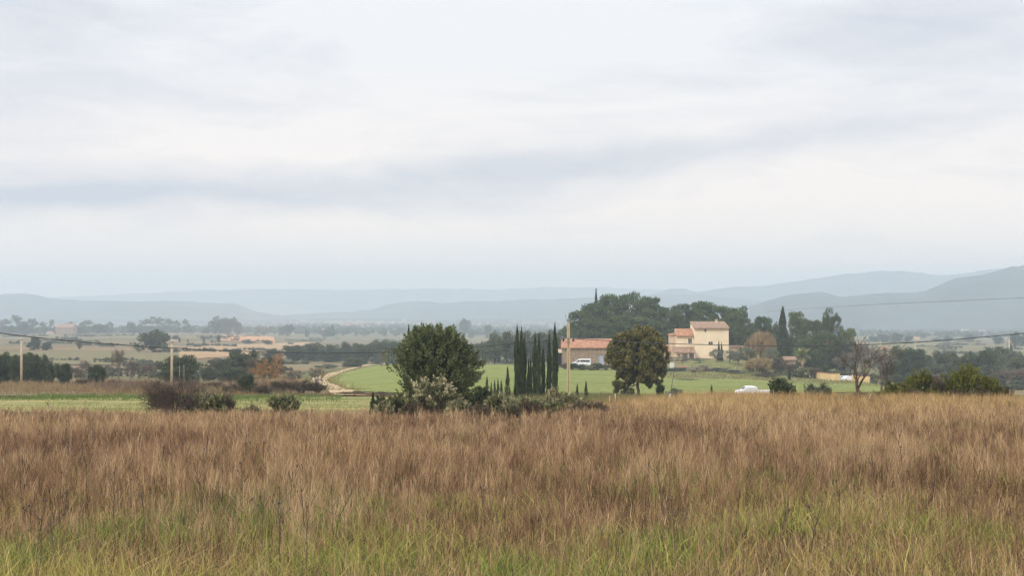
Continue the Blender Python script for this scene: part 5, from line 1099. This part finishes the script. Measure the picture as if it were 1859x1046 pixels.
GO = [(.22,.13,.06), (.40,.265,.115), (.56,.40,.19)]
GR = [(.070,.115,.025), (.16,.215,.045), (.31,.33,.075), (.43,.34,.11)]
def tall_grass():
    rng = np.random.default_rng(41); n = 175000
    X, Y = scatter(n, 8, 88, rng); ok = Y < 73+14*fbm(X/4+5, X*0+8, 3); X, Y = X[ok], Y[ok]; n = len(X)
    a, b, c = patches(X, Y); px = CX+X/Y*F
    near = np.clip((33-Y)/15, 0, 1); f1 = fbm(X/.55+200, Y/1.3+11, 3)
    keep = rng.random(n) < np.clip(1.15-near*.80-(b < .38)*.25-(f1 < .45)*.4, .05, 1)
    X, Y, a, b, c, px, near = [v[keep] for v in (X, Y, a, b, c, px, near)]; f2 = fbm(X/.3+20, Y/.8+70, 2); n = len(X)
    H = (.36+.5*c+.36*rng.random(n)**1.5)*(1-.25*near)*np.where(rng.random(n) < .06, 1.25, 1)*(.9+.25*(a-.5))
    H *= np.where(px > 1080, .92, 1.0)*(1+.7*(f2-.5)+.6*(fbm(X/2.5+33, Y/3, 2)-.5))
    gold = np.clip((px-1050)/160, 0, 1)*np.clip((Y-52)/14, 0, 1)*.8+np.clip((c-.55)*4, 0, 1)*.25
    wS = .0037*(1+Y/20)*rng.uniform(.6, 1.5, n)
    P = np.stack([X, Y, terr(X, Y)-.03], 1); lean = rng.gamma(1.6, .10, n); azm = rng.normal(.1, 1.3, n)
    Vs, Qs, Ts, Cs = [], [], [], []; base = 0
    ct = np.clip(.52+(a-.5)*.7+(b-.5)*.5+(f2-.5)*1.5+rng.normal(size=n)*.24, 0, 1)
    cb = colour(n, rng, BR, ct); cg = colour(n, rng, GO, ct); isg = (rng.random(n) < gold)[:, None]; cc = np.where(isg, cg, cb)
    V, q, t = blades(P, H, wS, lean, rng, .3, azm); Vs.append(V); Qs.append(q); Ts.append(t); Cs.append(np.repeat(cc, 5, 0)); base += len(V)
    for k in range(3):                                  # side branches reaching up from the stem
        m = rng.random(n) < .85; f = rng.uniform(.35, .8, m.sum()); Pk = P[m].copy()
        Pk[:, 0] += np.cos(azm[m])*lean[m]*H[m]*f*f*.8; Pk[:, 1] += np.sin(azm[m])*lean[m]*H[m]*f*f*.8; Pk[:, 2] += H[m]*f
        hk = H[m]*(1-f)*rng.uniform(.6, 1.15, m.sum()); V, q, t = blades(Pk, hk, wS[m]*.75, rng.uniform(.15, .75, m.sum()), rng, .0)
        Vs.append(V); Qs.append(q+base); Ts.append(t+base); Cs.append(np.repeat(cc[m]*rng.uniform(.85, 1.2, (m.sum(), 1)), 5, 0)); base += len(V)
    me = mesh('tall_grass', np.concatenate(Vs), [np.concatenate(Qs), np.concatenate(Ts)], MAT['blade'], {'col': np.clip(np.concatenate(Cs), 0, .8)})
    tag(put('tall_grass', me), 'tall dry brown grass and weed stems covering the whole foreground meadow', 'dry grass', kind='stuff')
def understorey():
    rng = np.random.default_rng(42); n = 250000
    X, Y = scatter(n, 7, 80, rng, p=1.35); a, b, c = patches(X, Y); H = (.18+.30*rng.random(n))*(1+.8*(b-.5))*(1+.25*np.clip((26-Y)/10, 0, 1))*np.where(Y > 40, .9, 1)
    P = np.stack([X, Y, terr(X, Y)-.02], 1); wS = .0065*(1+Y/26)*rng.uniform(.6, 1.6, n)
    t_ = np.clip(.55+(.5-a)*1.5+rng.normal(size=n)*.3, 0, 1); cg = colour(n, rng, GR, t_); cb = colour(n, rng, [(.17,.105,.05), (.34,.22,.10), (.52,.38,.17)], rng.random(n))
    green = np.clip(.72+(b-.45)*3.6+(a-.5)*2+np.clip(X/Y, 0, .3)*.5-np.clip((Y-22)/20, 0, 1)*.42, .10, .95); cc = np.where((rng.random(n) < green)[:, None], cg, cb)
    V, q, t = blades(P, H, wS, rng.gamma(2, .22, n), rng, .5)
    me = mesh('meadow_grass', V, [q, t], MAT['blade'], {'col': np.repeat(cc, 5, 0)})
    tag(put('meadow_grass', me), 'short green and straw coloured grass growing under the dry stems', 'grass', kind='stuff')
def strip_grass():
    rng = np.random.default_rng(43); Vs, Qs, Ts, Cs = [], [], [], []; base = 0
    def zone(p0, p1, y0, y1, n, h, w, stops, lean=.15):
        nonlocal base
        px = rng.uniform(p0, p1, n); Y = rng.uniform(y0, y1, n); X = PX(px, Y); a, b, c = patches(X, Y*.6)
        m = rng.random(n) < np.clip((b-.25)*2.4, .1, 1); X, Y, a = X[m], Y[m], a[m]; k = len(X)
        P = np.stack([X, Y, terr(X, Y)], 1); V, q, t = blades(P, h*rng.uniform(.5, 1.3, k), np.full(k, w), rng.gamma(2, lean/2, k), rng)
        Vs.append(V); Qs.append(q+base); Ts.append(t+base); Cs.append(np.repeat(colour(k, rng, stops, np.clip(a+rng.normal(size=k)*.2, 0, 1)), 5, 0)); base += len(V)
    zone(-350, 900, 80, 132, 26000, .22, .04, [(.14,.17,.045), (.22,.23,.07), (.38,.30,.13)])
    zone(-350, 620, 118, 138, 9000, .45, .045, [(.09,.14,.035), (.13,.19,.045)])
    zone(-350, 460, 138, 235, 26000, .75, .06, [(.16,.10,.055), (.28,.19,.10), (.24,.20,.09)])
    zone(400, 780, 140, 158, 5000, .4, .05, [(.13,.09,.05), (.22,.14,.08)])
    zone(860, 1650, 118, 158, 26000, .65, .05, [(.13,.12,.055), (.20,.17,.08), (.16,.18,.06)])
    zone(1190, 1600, 305, 372, 9000, .6, .12, [(.16,.14,.06), (.24,.19,.09), (.17,.20,.06)])
    zone(1080, 1900, 74, 92, 26000, .85, .018, GO)
    for _ in range(34):                                 # dry scrub patches of different height in front of the oaks
        pc = rng.uniform(190, 580); yc = rng.uniform(150, 196); w_ = rng.uniform(10, 34)
        zone(pc-w_, pc+w_, yc-4, yc+4, 420, rng.uniform(.5, 1.7), .06, [(.12,.08,.06), (.21,.145,.10), (.20,.135,.075)] if rng.random() < .6 else [(.16,.13,.07), (.27,.20,.11)], .3)
    CROP = [(.10,.14,.035), (.17,.20,.05), (.24,.245,.07)]
    zone(725, 1180, 178, 318, 42000, .17, .10, CROP); zone(1180, 1570, 228, 285, 26000, .17, .11, CROP)
    TP = [(716,656),(690,659.5),(665,665),(630,673),(600,682),(585,688),(578,693),(584,698),(600,705),(618,712)]
    Q = np.array([(PX(p, YAT(p, q)), YAT(p, q)) for p, q in TP]); k = 5200; u = rng.uniform(0, len(Q)-1, k); i_ = np.arange(len(Q))
    X = np.interp(u, i_, Q[:, 0]); Y = np.interp(u, i_, Q[:, 1]); dx = np.gradient(Q[:, 0]); dy = np.gradient(Q[:, 1]); nx = -np.interp(u, i_, dy); ny = np.interp(u, i_, dx); L_ = np.hypot(nx, ny)+1e-6
    side = rng.choice([-1, 1], k)*rng.gamma(6, .33, k); side = np.where(rng.random(k) < .12, rng.normal(size=k)*.25, side); X = X+nx/L_*side; Y = Y+ny/L_*side
    V, q, t = blades(np.stack([X, Y, terr(X, Y)+.1], 1), .28*rng.uniform(.4, 1.6, k), np.full(k, .09), rng.gamma(2, .1, k), rng)
    Vs.append(V); Qs.append(q+base); Ts.append(t+base); Cs.append(np.repeat(colour(k, rng, [(.14,.15,.05), (.26,.21,.09), (.34,.27,.13)], rng.random(k)), 5, 0)); base += len(V)
    zone(1230, 1520, 98, 112, 9000, 1.0, .022, GO)
    me = mesh('field_edge_grass', np.concatenate(Vs), [np.concatenate(Qs), np.concatenate(Ts)], MAT['blade'], {'col': np.concatenate(Cs)})
    tag(put('field_edge_grass', me), 'uneven weeds and grass along the edges of the fields behind the meadow', 'grass', kind='stuff')
def seedheads():
    rng = np.random.default_rng(44); V0, V1, R0, R1 = [], [], [], []; C = []
    for _ in range(120):
        Y = 19+54*rng.random()**1.1; px = rng.choice([rng.uniform(-60, 620), rng.uniform(-60, 1920)]); x = PX(px, Y); z = tz(x, Y); h = rng.uniform(.75, 1.15); d = rng.normal(size=2)*.12
        top = np.array([x+d[0], Y+d[1], z+h]); mid = np.array([x+d[0]*.3, Y+d[1]*.3, z+h*.5]); r = .0035*(1+Y/35)
        V0 += [(x, Y, z), mid]; V1 += [mid, top]; R0 += [r*1.4, r*1.1]; R1 += [r*1.1, r]
        for k in range(rng.integers(1, 5)):
            s = mid+(top-mid)*rng.uniform(0, .8); t = s+np.array([rng.normal()*.12, rng.normal()*.12, rng.uniform(.12, .3)]); V0.append(s); V1.append(t); R0.append(r*.8); R1.append(r*.7)
            if rng.random() < .35: C.append(t)
        if rng.random() < .6: C.append(top)
    for c in C:                                          # spiky dark heads
        s = .013+.010*rng.random(); c = np.array(c)
        V0.append(c); V1.append(c+(0, 0, s*1.3)); R0.append(s*.6); R1.append(s*.95); V0.append(c+(0, 0, s*1.3)); V1.append(c+(0, 0, s*2.5)); R0.append(s*.95); R1.append(s*.25)
    V, q = sticks(V0, V1, np.array(R0), np.array(R1), 5)
    me = mesh('seed_stalks', V, [q], MAT['twig']); tag(put('seed_stalks', me), 'dark thin stalks with dried seed heads rising above the brown meadow', 'dry stalks', kind='stuff')
tall_grass(); understorey(); strip_grass(); seedheads()

# ------------------------------------------------------------------ haze
def haze():
    m = MB(); m.box(-7600, 7600, -260, 9600, -130, 150); mt, n, l = newmat('haze')
    v = n.new('ShaderNodeVolumePrincipled'); v.inputs['Color'].default_value = (.78, .90, 1, 1); v.inputs['Density'].default_value = .00031; v.inputs['Anisotropy'].default_value = .3
    o = n.new('ShaderNodeOutputMaterial'); l.new(v.outputs[0], o.inputs['Volume'])
    ob = m.build('haze', mt); tag(ob, 'pale blue morning haze over the whole valley', 'haze', kind='stuff')
haze()
